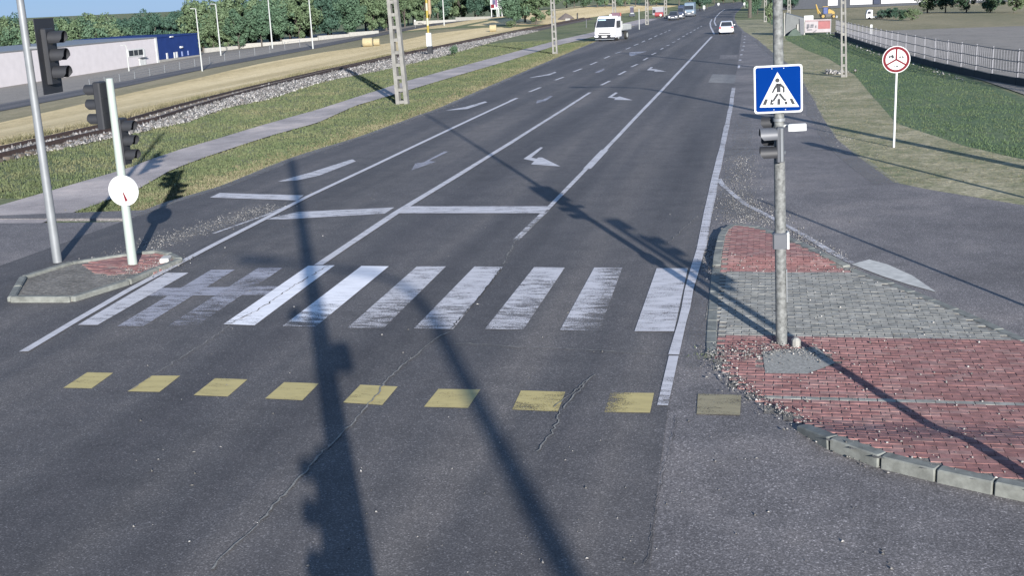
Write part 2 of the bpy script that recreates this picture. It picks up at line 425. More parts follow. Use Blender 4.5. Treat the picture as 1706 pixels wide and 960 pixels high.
for q, wr in (([(253.7, 629.7), (300.5, 629.7), (266, 657), (213, 656)], .25), ([(358.7, 634), (412.5, 636), (379.7, 664.7), (323, 662.5)], .2),
          ([(473.8, 640.6), (531.5, 642.8), (504, 671), (442, 668)], .22), ([(600.6, 645), (662.8, 648), (637, 679), (572, 674.7)], .22),
          ([(730.6, 652), (800.6, 653), (779.6, 684), (706.5, 682)], .25), ([(868, 654.6), (942, 657), (929.6, 690), (853.5, 686.5)], .36),
          ([(1017.5, 658), (1089.7, 659), (1083, 692), (1006.6, 691)], [.62, .1, .1, .55])):
    pflat('yellow_square', q, YELLOW, o1, wr, road)
pflat('yellow_square', [(1162.8, 660), (1235, 662.5), (1232.8, 696), (1160.6, 694)], YFADE, o1, .3, road, label='faded yellow square nearest the kerb')
pflat('yellow_square', [(146, 624), (189, 625), (153, 651), (106, 650)], YELLOW, o1, .25, road)
# stop lines
pflat('stop_line', [(676, 346), (916, 346), (906, 357.5), (653, 357.5)], WHITE, o2, .33, road)
pflat('stop_line', [(497, 355), (657, 347.5), (641, 358), (472, 367.5), (441, 367.5)], WHITE, o1, .38, road)
pflat('stop_line', [(366, 323.5), (506, 327.5), (495, 336), (350, 331)], WHITE, o2, .33, road)
# lane lines
pribbon('lane_line', [(40, 590), (130, 536), (214, 487), (300, 441), (356, 411), (430, 373), (510, 331), (620, 279), (720, 231), (860, 165)], (.13, .16), WHITE, o3, .16, road)
pribbon('lane_line', [(356, 391), (444, 360), (500, 336)], .08, WHITE, o1, .42, road)
pribbon('lane_line', [(530, 445), (660, 357), (765, 293), (850, 240), (940, 183), (983, 155)], (.17, .14), WHITE, o3, (.26, .36), road, .12)
pribbon('lane_line', [(860, 402), (885, 377), (911, 352)], .13, WHITE, o1, .52, road)
pribbon('lane_line', [(911, 352), (979, 281)], .11, WHITE, o3, .36, road, .1)
pribbon('lane_line', [(978, 283), (1008, 251)], .2, WHITE, o2, .3, road, .1)
pribbon('lane_line', [(1008, 251), (1030, 228), (1056, 200), (1100, 154), (1150, 100), (1186, 61)], (.13, .2), WHITE, o2, .3, road, .1)
pribbon('lane_line', [(1190, 57), (1184, 45), (1183, 38), (1186, 32)], .2, WHITE, o2, .3, road)
pribbon('lane_line', [(1193, 43), (1190, 36), (1192, 29), (1199, 21), (1207, 15)], .2, WHITE, o2, .3, road)
pribbon('edge_line', [(1222, 147), (1217.5, 180), (1203, 249)], .15, WHITE, o2, .42, road, .25)
pribbon('edge_line', [(1203, 249), (1191, 300), (1179, 356), (1167, 418), (1157, 454), (1148, 485), (1143, 516), (1137, 540), (1123, 595)], (.17, .12), WHITE, o2, (.42, .3), road, .2)
pribbon('edge_line', [(1205.5, 249), (1194.5, 300), (1184, 356), (1172.5, 418)], .07, WHITE, o1, .45, road, .3)
pribbon('edge_line', [(1122.5, 597), (1104, 680)], .12, WHITE, o2, (.1, .5), road)
pribbon('slip_lane_line', [(1198, 300), (1203, 309), (1212, 317), (1224, 328), (1243, 343), (1273, 358), (1300, 373)], .11, WHITE, o1, .45, road, .15)
pribbon('slip_lane_line', [(1300, 373), (1340, 395), (1385, 422), (1420, 441)], .12, WHITE, o1, .5, road, .3)
for x, y in ((1241, 61), (1240.3, 65.5), (1240, 71), (1239, 77), (1237, 83.5), (1235, 91.5), (1233, 100.5)):
    p = at(x, y); ribbon('edge_dash', [(p.x, p.y-.6), (p.x, p.y+.6)], .16, WHITE, o2, .2, road)
pribbon('edge_dash', [(1231.4, 109), (1230.7, 114)], .13, WHITE, o2, .3, road)
d1 = [(0, 900, 60, 875), (170, 820, 270, 780), (400, 715, 475, 687), (562, 640, 635, 612), (712, 577, 770, 552), (835, 520, 882, 500), (935, 475, 985, 460), (1028, 438, 1068, 422), (1100, 405, 1137, 390), (1170, 375, 1197, 362), (1230, 350, 1258, 338), (1280, 328, 1305, 315), (1330, 305, 1350, 297), (1370, 288, 1390, 280), (1405, 273, 1425, 265)]
d2 = [(808, 760, 885, 722), (962, 668, 1025, 635), (1075, 597, 1130, 572), (1183, 537, 1222, 515), (1257, 487, 1295, 470), (1335, 440, 1360, 428), (1388, 408, 1413, 400), (1440, 378, 1465, 370), (1487, 352, 1508, 343), (1530, 327, 1550, 318), (1563, 305, 1580, 298), (1597, 290, 1612, 282), (1630, 270, 1645, 262), (1662, 252, 1674, 245), (1692, 236, 1702, 230)]
k = 5.331
for a, b, c, d in d1+d2:
    pribbon('lane_dash', [(850+a/k, b/k), (850+c/k, d/k)], .15, WHITE, o2, .25, road)
def arrow(pix, ox, oy, mat=WHITE, wear=.28):
    pflat('lane_arrow', [(ox+a/k, oy+b/k) for a, b in pix], mat, o1, wear, road)
arrow([(270, 355), (292, 358), (188, 447), (235, 458), (250, 447), (285, 447), (445, 527), (185, 507), (215, 480), (118, 459)], 850, 180)
arrow([(933, 824), (957, 828), (903, 864), (945, 869), (970, 860), (1085, 893), (923, 891), (935, 877), (865, 870)], 850, 0)
arrow([(1250, 597), (1270, 600), (1247, 614), (1285, 617), (1300, 619), (1385, 637), (1278, 637), (1285, 628), (1213, 625)], 850, 0)
arrow([(830, 560), (865, 497), (935, 491), (1120, 392), (1157, 395), (985, 477), (1047, 484)], 530, 180, LILAC, .36)
arrow([(230, 922), (240, 895), (292, 889), (350, 855), (382, 856), (315, 900)], 850, 0, LILAC, .42)
arrow([(745, 650), (782, 632), (830, 611), (840, 621), (795, 645)], 850, 0, LILAC, .4)
arrow([(170, 692), (340, 660), (398, 640), (412, 645), (350, 670), (190, 692)], 850, 0, WHITE, .36)
arrow([(1058, 465), (1085, 462), (1220, 455), (1075, 500), (1058, 492)], 850, 0, LILAC, .4)
pflat('lane_arrow', [(463, 304), (520, 288), (587, 266.5), (593, 270), (532, 294), (495, 302)], WHITE, o1, .36, road)
pflat('lane_arrow', [(742, 185), (775, 179), (808, 169.5), (812, 171), (778, 182.5)], WHITE, o1, .34, road)
pflat('asphalt_repair_patch', [(1187, 124), (1227, 125), (1224, 140), (1180, 138), (1183, 131)], PATCH, o1, None, road)
pflat('tyre_repair_patch', [(1200, 92), (1229, 92), (1228, 99), (1198, 99)], ASPH2, o1, None, road)
CRK = plain('crack_filler', (.17, .165, .15), .9, 0, .35, 30)
CRKD = plain('crack_dark', (.03, .03, .03), .95, 0, .3, 20)
pribbon('road_dust', [(1240, 195), (1236, 240), (1230, 290), (1226, 335), (1238, 360)], (.35, .9), DUST, o1, .5, road, .5)
pribbon('road_dust', [(1224, 335), (1256, 362), (1300, 385)], .5, DUST, o1+.001, .55, road, .5)
pribbon('road_dust', [(1178, 395), (1172, 450), (1166, 520), (1160, 590), (1150, 640)], .22, DUST, o1, .55, road, .5)
ribbon('road_dust', [(x+.16, y) for x, y in road_l if 23 < y < 130], .34, DUST, o1, .22, road, .5)
ribbon('road_dust', [(x-.2, y) for x, y in road_r if 25 < y < 130], .5, DUST, o1, .35, road, .5)
pribbon('road_dust', [(180, 445), (262, 412), (330, 387), (400, 365), (450, 345)], .7, DUST, o1, .45, road, .4)
def crack(pix, wd, mat=CRK, off=o3+.002):
    P = [at(*p) for p in pix]; Q = []
    for a, b in zip(P, P[1:]):
        n = max(2, int((b-a).length/.07))
        for i in range(n):
            q = a.lerp(b, i/n); Q.append((q.x+rng.gauss(0, .012), q.y+rng.gauss(0, .012)))
    m = MB(); v = []
    for i, q in enumerate(Q):
        t = Vector(Q[min(i+1, len(Q)-1)])-Vector(Q[max(0, i-1)])
        if t.length < 1e-5: t = Vector((0, 1))
        t.normalize(); ww = wd*rng.uniform(.15, 1.)
        for s in (1, -1): v.append((q[0]-t.y*s*ww, q[1]+t.x*s*ww, zt(*q)+off))
    m.add(v, [(2*i, 2*i+1, 2*i+3, 2*i+2) for i in range(len(Q)-1)]).build('crack', mat, road)
crack([(751, 556), (730.6, 566), (708.7, 581.6), (690, 600), (660, 622), (647.5, 634), (617, 675.6), (579.7, 719), (545, 752), (516, 783), (463.7, 842), (424.5, 885.6), (385, 920.6), (340, 965)], .014)
crack([(835, 450), (815, 478), (790, 508), (770, 530), (751, 554)], .012, CRKD)
crack([(911, 358), (860, 402), (838, 445)], .012)
crack([(755, 577), (800, 577), (840, 581), (920, 584), (1010, 589), (1120, 596)], .010)
crack([(383, 546), (340, 577), (297.5, 603), (251.6, 632), (213, 658)], .008)
crack([(992, 627.5), (972, 645), (950.6, 662), (930, 678), (915.6, 688.7)], .010)
crack([(980, 640), (960, 660), (935, 690), (920, 728), (891.6, 763)], .010)
crack([(1160, 365), (1140, 382), (1125, 398), (1112, 410)], .008)
crack([(1130, 700), (1105, 800), (1085, 900), (1075, 958)], .004, CRKD)
crack([(545, 447), (490, 480), (430, 520), (380, 545)], .012, CRKD)
crack([(1205, 250), (1300, 251), (1390, 252)], .02, CRKD)

# ------------------------------------------------------------------ gravel and loose stones
def stones(name, pts, smin, smax, mats, parent=None, **props):
    base = np.array([(1, 0, 0), (-.5, .87, 0), (-.5, -.87, 0), (0, 0, .8), (.2, .1, -.6)], float)
    tri = np.array([(0, 1, 3), (1, 2, 3), (2, 0, 3), (1, 0, 4), (2, 1, 4), (0, 2, 4)])
    n = len(pts); pts = np.asarray(pts, float)
    sz = smin+(smax-smin)*npr.random(n)**2; an = npr.random(n)*6.283
    sc = 1+(npr.random((n, 3))-.5)*.8
    b = base[None]*(1+(npr.random((n, 5, 1))-.5)*.7)*sc[:, None]*sz[:, None, None]
    ca, sa = np.cos(an)[:, None], np.sin(an)[:, None]
    v = np.stack([b[..., 0]*ca-b[..., 1]*sa, b[..., 0]*sa+b[..., 1]*ca, b[..., 2]], -1)+pts[:, None]
    f = (tri[None]+5*np.arange(n)[:, None, None]).ravel()
    o = arr_mesh(name, v.reshape(-1, 3), f, 3, mats, parent, **props)
    mi = np.repeat(npr.integers(0, len(mats), n), 6).astype(np.int32); o.data.polygons.foreach_set('material_index', mi)
    return o
ST = [plain('stone_%s' % k, (c, c*.96, c*.9), .9, 0, .2, 9) for k, c in (('pale', .30), ('mid', .2), ('dull', .14), ('dark', .08))]
def along(pix, n, spread, dz=.02, bias=1.):
    P = [at(*p) for p in pix]; L = [(b-a).length for a, b in zip(P, P[1:])]; tot = sum(L); out = []
    for i in range(n):
        d = rng.random()*tot
        for a, b, l in zip(P, P[1:], L):
            if d <= l: break
            d -= l
        q = a.lerp(b, d/l if l else 0)
        out.append((q.x+rng.gauss(0, spread), q.y+rng.gauss(0, spread), 0))
    return [(x, y, zt(x, y)+dz) for x, y, _ in out]

# ------------------------------------------------------------------ paved island on the right
def zi(x, y):
    return zt(x, y)+.03+.10*sm((y-18.3)/.8)+.11*sm((11.9-y)/.9)
def ati(px, py):
    p = at(px, py, .04)
    if p.y > 18.3: p = at(px, py, .03+.10*sm((p.y-18.3)/.8))
    if p.y < 12.3: p = at(px, py, .03+.11*sm((11.9-p.y)/.9))
    return p
edge_pix = [(1706, 566), (1600, 518), (1493, 474), (1420, 446), (1380, 428), (1340, 408), (1300, 391), (1262, 378), (1230, 372.5), (1213, 375), (1203, 390), (1196, 420), (1192, 455), (1189, 500), (1186, 540), (1184, 585), (1193, 608), (1215, 640), (1255, 666), (1300, 691), (1345, 714), (1400, 737), (1450, 752), (1493, 762), (1600, 788), (1720, 812), (1900, 850)]
E_ = [ati(*p) for p in edge_pix]
island = MB()
poly = [(p.x, p.y) for p in E_]+[(14, poly_y) for poly_y in (E_[-1].y-.6, E_[0].y+1.5)]
def inside(x, y, pl=None):
    pl = pl or poly; c = False; j = len(pl)-1
    for i in range(len(pl)):
        if (pl[i][1] > y) != (pl[j][1] > y) and x < (pl[j][0]-pl[i][0])*(y-pl[i][1])/(pl[j][1]-pl[i][1])+pl[i][0]: c = not c
        j = i
    return c
# bed under the pavers, cut to the outline by a dense grid
bv = []; bf = []; step = .2
gx = np.arange(-1.4, 8.2, step); gy = np.arange(7.6, 23.2, step); idx = {}
def bid(i, j):
    if (i, j) not in idx:
        idx[(i, j)] = len(bv); bv.append((gx[i], gy[j], zi(gx[i], gy[j])-.007))
    return idx[(i, j)]
for i in range(len(gx)-1):
    for j in range(len(gy)-1):
        if inside(gx[i]+step/2, gy[j]+step/2): bf.append((bid(i, j), bid(i+1, j), bid(i+1, j+1), bid(i, j+1)))
isl = MB().add(bv, bf).build('traffic_island', DIRT, kind='structure')
y_g0 = ati(1300, 559).y; y_g1 = ati(1300, 453).y; y_row = ati(1380, 662).y
patch = [tuple(ati(*p)[:2]) for p in ((1270, 585), (1360, 577), (1392, 604), (1345, 622), (1275, 621))]
def near_edge(x, y):
    q = Vector((x, y)); best = 9
    for a, b in zip(E_, E_[1:]):
        a2, b2 = a.xy, b.xy; d = b2-a2; t = min(1, max(0, (q-a2).dot(d)/d.length_squared)); best = min(best, (q-a2-d*t).length)
    return best
bw, bd, gap = .2, .1, .007
bricks = []
row = 0; y = 7.9
while y < 23:
    x = -1.5+(.1 if row % 2 else 0)
    while x < 8:
        if inside(x, y) and not inside(x, y, patch) and near_edge(x, y) > .1:
            grey = (y_g0 < y < y_g1) or abs(y-y_row) < .06
            bricks.append((x, y, grey))
        x += bw
    y += bd; row += 1
def brick_mesh(mat):
    m = MB(); m.box((0, 0, 0), (bw-gap, bd-gap, .06), bev=.005)
    me = bpy.data.meshes.new('brick'); me.from_pydata(m.v, [], m.f); me.materials.append(mat); return me
BM_ = {(g, i): brick_mesh((BRICKG if g else BRICKR)[i]) for g in (False, True) for i in range(3)}
def inframe(p):
    d = np.array([p[0], p[1], p[2]-CAMH]); z = d@FW
    return abs(d@RT/z*F) < 640 and abs(d@UP/z*F) < H/2
bricks.sort(key=lambda b: (not inframe((b[0], b[1], 0)), b[0]**2+b[1]**2))
rest = {0: MB(), 1: MB()}
for n, (x, y, g) in enumerate(bricks):
    z = zi(x, y)-.03+rng.uniform(-.002, .002); i = rng.choice((0, 0, 1, 2))
    if n < 290:
        o = link('brick', BM_[(g, i)], isl); o.location = (x, y, z)
        o.rotation_euler = (rng.gauss(0, .006)+math.atan2(zi(x, y+.1)-zi(x, y-.1), .2), rng.gauss(0, .006), rng.gauss(0, .01))
    else:
        tl = math.atan2(zi(x, y+.1)-zi(x, y-.1), .2)+rng.gauss(0, .006)
        rm = Matrix.Rotation(rng.gauss(0, .012), 3, 'Z') @ Matrix.Rotation(tl, 3, 'X') @ Matrix.Rotation(rng.gauss(0, .006), 3, 'Y')
        rest[g].box((x, y, z), (bw-gap, bd-gap, .06), mi=i, rot=rm)
rest[0].build('red_bricks', BRICKR, isl, kind='stuff'); rest[1].build('grey_bricks', BRICKG, isl, kind='stuff')
# kerb stones
pts = []
for a, b in zip(E_, E_[1:]):
    n = max(1, int((b-a).length/.1))
    for i in range(n): pts.append(a.lerp(b, i/n))
pts.append(E_[-1])
acc = 0; start = pts[0]; seglen = .5; last = pts[0]
kidx = 0
for p in pts[1:]:
    acc += (p-last).length; last = p
    if acc >= seglen:
        a, b = start, p; mid = (a+b)/2; d = b-a; L = d.length; an = math.atan2(d.y, d.x)
        up = zi(mid.x, mid.y)+.004
        flush = 13.0 < mid.y < 18.2 and mid.x < 1.5
        if not (11.7 < mid.y < 13.8 and mid.x < .4):
            m = MB(); m.box((0, 0, -.11), (L-.012, .14, .22), bev=.012)
            o = m.build('kerb_stone', KERB, isl); o.location = (mid.x, mid.y, up+rng.uniform(-.004, .004)); o.rotation_euler = (rng.gauss(0, .01), math.atan2(zi(a.x, a.y)-zi(b.x, b.y), L), an)
        start = p; acc = 0
# cement patch and gravel on the island
m = MB(); cx = sum(p[0] for p in patch)/5; cy = sum(p[1] for p in patch)/5
m.add([(x, y, zi(x, y)+.002) for x, y in patch], [tuple(range(5))]).build('cement_patch', plain('gritty_cement', (.21, .205, .185), .95, 0, .4, 40), isl)
spts = along([(1186, 590), (1200, 622), (1240, 655), (1290, 685), (1340, 712), (1375, 735)], 650, .09, .045)+along([(1375, 735), (1430, 765), (1493, 782)], 260, .07, .03)
spts += along([(1188, 590), (1240, 600), (1290, 578)], 350, .16, .05)+along([(1275, 590), (1340, 585), (1370, 600)], 280, .12, .04)
for i in range(900):
    x, y = rng.uniform(-.7, 2.6), rng.uniform(10.2, 18.)
    if inside(x, y) and rng.random() < (.9 if y < y_g0+.3 else .35): spts.append((x, y, zi(x, y)+.005))
for i in range(260): 
    x, y = rng.uniform(-.7, 2.), y_g1+abs(rng.gauss(0, .5))
    if inside(x, y): spts.append((x, y, zi(x, y)+.005))
stones('gravel', spts, .004, .02, ST, isl, kind='stuff')
g2 = along([(1238, 262), (1234, 290), (1228, 320), (1232, 340)], 1100, .22, .022)+along([(1222, 335), (1250, 350), (1268, 372), (1225, 362)], 1500, .3, .022)+along([(1300, 380), (1350, 405), (1400, 432)], 450, .12, .022)
g2 += along([(1182, 400), (1178, 440), (1186, 470)], 420, .08, .022)
g2 += along([(262, 405), (330, 385), (400, 365), (450, 345)], 1900, .28, .022)+along([(180, 440), (262, 405)], 700, .3, .022)
for i in range(260):
    p = at(rng.uniform(215, 1490), 270+690*rng.random()**.7); g2.append((p.x, p.y, zt(p.x, p.y)+.024))
g2 += along([(1432, 264), (1395, 234), (1367, 191), (1339, 141)], 900, .25, .02)+along([(490, 264), (600, 230), (730, 183), (850, 131)], 900, .18, .02)
stones('gravel', g2, .005, .02, ST, road, kind='stuff')
pflat('concrete_apron', [(1418, 443), (1448, 435), (1478, 443), (1520, 462), (1560, 490), (1510, 476), (1470, 463)], CONC, o1, None, road)

# left kerb island with a bit of red paving
li = [at(*p) for p in ((300, 440), (285, 432), (262, 426), (213, 431), (120, 445), (40, 470), (20, 505), (120, 505), (213, 476), (262, 455))]
lm = MB(); c = sum(li, Vector())/len(li); n = len(li)
v = [(p.x, p.y, zt(p.x, p.y)-.02) for p in li]+[(p.x, p.y, zt(p.x, p.y)+.06) for p in li]
lm.add(v, [tuple(range(n, 2*n))]+[(i, (i+1) % n, n+(i+1) % n, n+i) for i in range(n)])
lisl = lm.build('corner_island', DIRT, kind='structure')
lp = [(p.x, p.y) for p in li]; lb = MB(); y = 15.5; row = 0
lpc = at(243, 440)
while y < 20.5:
    x = -15+(.1 if row % 2 else 0)
    while x < -9.5:
        q = Vector((x, y)); 
        if inside(x, y, lp) and (x-lpc.x)**2/1.0+(y-lpc.y)**2/1.1 < 1 and rng.random() < .9:
            i = rng.choice((0, 1, 2)); lb.box((x, y, zt(x, y)+.035+rng.uniform(-.004, .006)), (bw-gap, bd-gap, .06), mi=i)
        x += bw
    y += bd; row += 1
lb.build('red_bricks', BRICKR, lisl, kind='stuff')
for a, b in zip(li, li[1:]+li[:1]):
    d = b-a; n_ = max(1, round(d.length/.8))
    for i in range(n_):
        q = a.lerp(b, (i+.5)/n_); o = MB().box((0, 0, -.04), (d.length/n_-.015, .13, .2), bev=.02).build('kerb_stone', KERB, lisl); o.location = (q.x, q.y, zt(q.x, q.y)+.05+rng.uniform(-.01, .01)); o.rotation_euler = (rng.gauss(0, .02), 0, math.atan2(d.y, d.x))
stones('gravel', along([(270, 450), (213, 462), (290, 436)], 500, .25, .065), .006, .02, ST, lisl, kind='stuff')
MB().box((0, 0, .06), (.16, .3, .16), .3, bev=.015).build('kerb_block', CONC, lisl).location = at(277, 441)

# ------------------------------------------------------------------ railway
track = MB()
bal_n = pixline([(214, 223), (304, 204), (371, 180), (440, 166), (530, 137), (650, 113), (746, 90), (826, 67), (900, 50), (985, 32)], [(-24.6, 20)])
bal_f = sorted([(q.x-.4, q.y) for q in (at(*p_, .16) for p_ in ((214, 200), (289, 178.5), (420, 145), (530, 119.5), (650, 93), (712, 80.5), (850, 53), (919, 39.5)))], key=lambda q: q[1]); bal_f = [(bal_f[0][0]+1.2, 20)]+bal_f+[(-38.2, 250)]
ys_ = levels(20, 250); v = []
for y in ys_:
    a, b = interp(y, bal_f), interp(y, bal_n)
    for t, h in ((0, 0), (.15, .10), (.55, .10), (1, 0)):
        x = a+(b-a)*t; v.append((x, y, zt(x, y)+h-.02))
track.add(v, [(j*4+q, j*4+q+1, (j+1)*4+q+1, (j+1)*4+q) for j in range(len(ys_)-1) for q in range(3)])
trk = track.build('railway_track', BED, kind='structure')
def rail_x(y, t): return interp(y, bal_f)+.4+t
for t in (0, 1.25):
    m = MB(); v = []
    for y in levels(20, 250):
        x = rail_x(y, t); z = zt(x, y)+.08
        for dx, dz in ((-.07, 0), (-.05, .16), (.05, .16), (.07, 0)): v.append((x+dx, y, z+dz))
    n = len(v)//4
    m.add(v, [(4*i+q, 4*i+q+1, 4*i+q+5, 4*i+q+4) for i in range(n-1) for q in range(3)]).build('rail', RUST, trk)
m = MB(); y = 30.
while y < 200:
    x = rail_x(y, .62); m.box((x, y, zt(x, y)+.04), (1.9, .24, .14)); y += .62
m.build('sleepers', WOOD, trk, kind='stuff')
pts_ = []
for i in range(17000):
    y = 30+150*rng.random()**1.6; a, b = interp(y, bal_f), interp(y, bal_n); t = rng.random() if rng.random() < .25 else .42+.6*rng.random()
    x = a+(b-a)*t*1.04; h = np.interp(t, [0, .15, .55, 1], [0, .10, .10, 0]); pts_.append((x, y, zt(x, y)+h))
stones('ballast', pts_, .05, .13, [ST[0], ST[1], ST[3], ST[2], plain('ballast_pale', (.16, .145, .135), .9)], trk, kind='stuff')

# ------------------------------------------------------------------ grass blades
def tufts(name, fn, n, hmin, hmax, mat, blades=4):
    P = []
    while len(P) < n:
        q = fn()
        if q: P.append((q[0], q[1], zt(q[0], q[1])-.035))
    P = np.repeat(np.array(P), blades, 0); N = len(P)
    P[:, :2] += npr.normal(0, .05, (N, 2)); h = hmin+(hmax-hmin)*npr.random(N)**1.5
    an = npr.random(N)*6.283; wd = .012+.012*npr.random(N); le = npr.normal(0, .35, (N, 2))*h[:, None]
    dx = np.stack([np.cos(an)*wd, np.sin(an)*wd, np.zeros(N)], -1)
    tip = P+np.stack([le[:, 0], le[:, 1], h], -1)
    v = np.stack([P-dx, P+dx, tip], 1).reshape(-1, 3)
    return arr_mesh(name, v, np.arange(3*N), 3, mat, None, kind='stuff', label=None) if False else arr_mesh(name, v, np.arange(3*N), 3, mat, None, kind='stuff')
GB = grassmat('grass_blade', [(.058, .084, .04), (.092, .108, .055), (.155, .142, .085)], .3, 1.5)
DB = grassmat('dry_blade', [(.085, .09, .045), (.145, .13, .08), (.21, .185, .125)], .3, 1.5)
def between(l, r, y0, y1, e=1.4, pad=0):
    def fn():
        y = y0+(y1-y0)*rng.random()**e; a, b = interp(y, l)+pad, interp(y, r)-pad
        return (a+(b-a)*rng.random(), y) if b > a else None
    return fn
tufts('grass', between(pathR, road_l, 24, 120), 20000, .02, .09, GB)
tufts('grass', between(bal_n, pathL, 26, 130), 17000, .03, .12, GB)
tufts('dry_grass', lambda: (lambda y: (interp(y, road_l)-abs(rng.gauss(0, .5)), y))(24+100*rng.random()**1.5), 6000, .03, .09, DB)
tufts('dry_grass', between(road_r, ditchL, 27, 120, 1.4, .05), 10000, .015, .06, DB)
tufts('grass', between(ditchL, [(x-.2, y) for x, y in fence_line], 30, 120), 12000, .03, .10, grassmat('ditch_blade', [(.046, .078, .04), (.07, .1, .05), (.105, .115, .064)], .3, 1.5))
tufts('dry_grass', lambda: (lambda y: (interp(y, fieldN)-.2-abs(rng.gauss(0, .6)), y))(30+110*rng.random()**1.3), 5000, .08, .3, DB)
tufts('grass', lambda: (-.72+rng.gauss(0, .07), 13.95+rng.gauss(0, .1)), 60, .03, .09, GB)
tufts('grass', lambda: tuple(at(rng.gauss(1120, 6), rng.gauss(405, 3))[:2]), 25, .02, .05, GB)


# ================================================================== THINGS
def px_h(p, n): return n*mpp(p)

# ------------------------------------------------------------------ traffic signal heads (used on several masts)
def signal_head(root, c, face, n=3, pitch=.25, vis=.2, width=.26, name='signal_head', board=False):
    """housing at c (local), lenses and visors looking along angle face"""
    mt = Matrix.Rotation(face, 3, 'Z'); c = Vector(c)
    hgt = n*pitch+.06
    m = MB(); m.box(c, (.13, width, hgt), rot=mt, bev=.02)
    for i in range(n+1):
        m.box(c+mt@Vector((-.068, 0, (i-n/2)*pitch)), (.012, width*.7, .02), rot=mt)
    hd = m.build(name, DARK, root)
    if board:
        b = MB(); b.box(c+mt@Vector((-.02, 0, 0)), (.012, width+.36, hgt+.34), rot=mt); b.build('backboard', DARK, root)
    for i in range(n):
        z = (i-(n-1)/2)*pitch; r = min(pitch, width)*.42
        v = []; f = []; K = 14
        for j in range(K+1):
            a = R(-38)+(R(256))*j/K
            L = vis*(1-.45*max(0, -math.sin(a)))
            for rr, x in ((r, .065), (r*1.03, .065+L), (r*.95, .065+L), (r*.92, .066)):
                v.append(c+mt@Vector((x, rr*math.cos(a), z+rr*math.sin(a))))
        for j in range(K):
            for q in range(4): f.append((4*j+q, 4*j+(q+1) % 4, 4*j+4+(q+1) % 4, 4*j+4+q))
        MB().add(v, f).build('visor', DARK, hd, True)
        lv = [c+mt@Vector((.068, 0, z))]+[c+mt@Vector((.066, r*.9*math.cos(t*math.pi/8), z+r*.9*math.sin(t*math.pi/8))) for t in range(16)]
        MB().add(lv, [(0, 1+t, 1+(t+1) % 16) for t in range(16)]).build('lens', GLASS, hd)
    return hd

# ------------------------------------------------------------------ pedestrian signal mast on the island
pb = ati(1302, 571)
LEAN = -1.35
mast = thing('signal_mast', 'tall galvanised pole with pedestrian signal and push button on the brick island', 'traffic light', pb, tilt=(0, R(LEAN), 0))
m = MB(); m.tube([(0, 0, -.1), (0, 0, 2.35), (.0, 0, 2.36), (0, 0, 8.6)], [.071, .067, .062, .05], 20); m.build('pole', STEEL, mast, True)
for z in (1.22, 2.4, 2.8):
    MB().tube([(0, 0, z), (0, 0, z+.035)], .074, 20).build('clamp_band', GREYP, mast, True)
s_ = mpp((pb.x, pb.y, 2.2))
hd = MB(); hd.box((.012, -.13, 2.535), (.085, .13, .42), R(-8), bev=.018)
hdo = hd.build('signal_head', DKGREY, mast)
MB().box((.03, -.2, 2.535), (.03, .02, .40), R(-8)).build('door_edge', GREYP, hdo)
def visor(zc, L, r, x0, y0, parent, mat, ang):
    v = []; f = []; K = 16; mt = Matrix.Rotation(ang, 3, 'Z')
    for j in range(K+1):
        a = R(-30)+R(240)*j/K; Lj = L*(1-.4*max(0, -math.sin(a)))
        for rr, x in ((r, 0), (r*1.05, -Lj), (r*.98, -Lj), (r*.93, 0)):
            v.append(Vector((x0, y0, zc))+mt@Vector((x, rr*math.cos(a), rr*math.sin(a))))
    for j in range(K):
        for q in range(4): f.append((4*j+q, 4*j+(q+1) % 4, 4*j+4+(q+1) % 4, 4*j+4+q))
    MB().add(v, f).build('visor', mat, parent, True)
visor(2.645, .2, .088, -.03, -.13, hdo, DKGREY, R(8))
visor(2.425, .2, .088, -.03, -.13, hdo, DARK, R(4))
h2 = MB(); h2.box((-.02, .13, 2.62), (.085, .13, .42), bev=.018); h2o = h2.build('signal_head', DARK, mast)
visor(2.76, .15, .085, -.06, .13, h2o, DARK, R(-4)); visor(2.54, .15, .085, -.06, .13, h2o, DARK, R(-4))
m = MB(); m.tube([(0, 0, 2.74), (.1, -.02, 2.74)], .016, 8); m.box((.21, -.08, 2.725), (.215, .05, .085), R(6), bev=.008); m.build('white_detector_box', WHT, mast)
m = MB(); m.box((-.0, .0, 1.33), (.19, .17, .2), R(0), bev=.02); m.build('push_button_box', DKGREY, mast)
m = MB(); m.box((.09, -.02, 1.33), (.035, .12, .21), bev=.012); m.build('push_button_cover', WHT, mast)
MB().box((.072, -.02, .75), (.012, .05, .42)).build('access_door', GREYP, mast)

# crossing sign
sgn = thing('crossing_sign', 'square blue pedestrian crossing sign with white triangle fixed to the tall pole', 'road sign', Vector((pb.x-.006+3.2*math.tan(R(LEAN)), pb.y-.085, pb.z+3.19)), tilt=(R(-3), R(-1.6), R(-3)))
def rsq(a, r, n=6):
    o = []
    for cx_, cz_, t0 in ((a-r, a-r, 0), (-a+r, a-r, 90), (-a+r, -a+r, 180), (a-r, -a+r, 270)):
        for i in range(n+1):
            t = R(t0+90*i/n); o.append((cx_+r*math.cos(t), cz_+r*math.sin(t)))
    return o
sa = .283
MB().plate(rsq(sa, .035), -.004, .012).build('sign_plate', WHT, sgn)
MB().plate(rsq(sa-.022, .025), -.007, -.004).build('blue_field', BLUE, sgn)
U_ = sa/230.0      # zoom units: 460 px across in the enlargement
def su(x, z): return ((x-369)*U_*1.0, -(z-322)*U_)
MB().plate([su(364, 158), su(566, 500), su(190, 490)], -.0095, -.007).build('white_triangle', WHT, sgn)
m = MB()
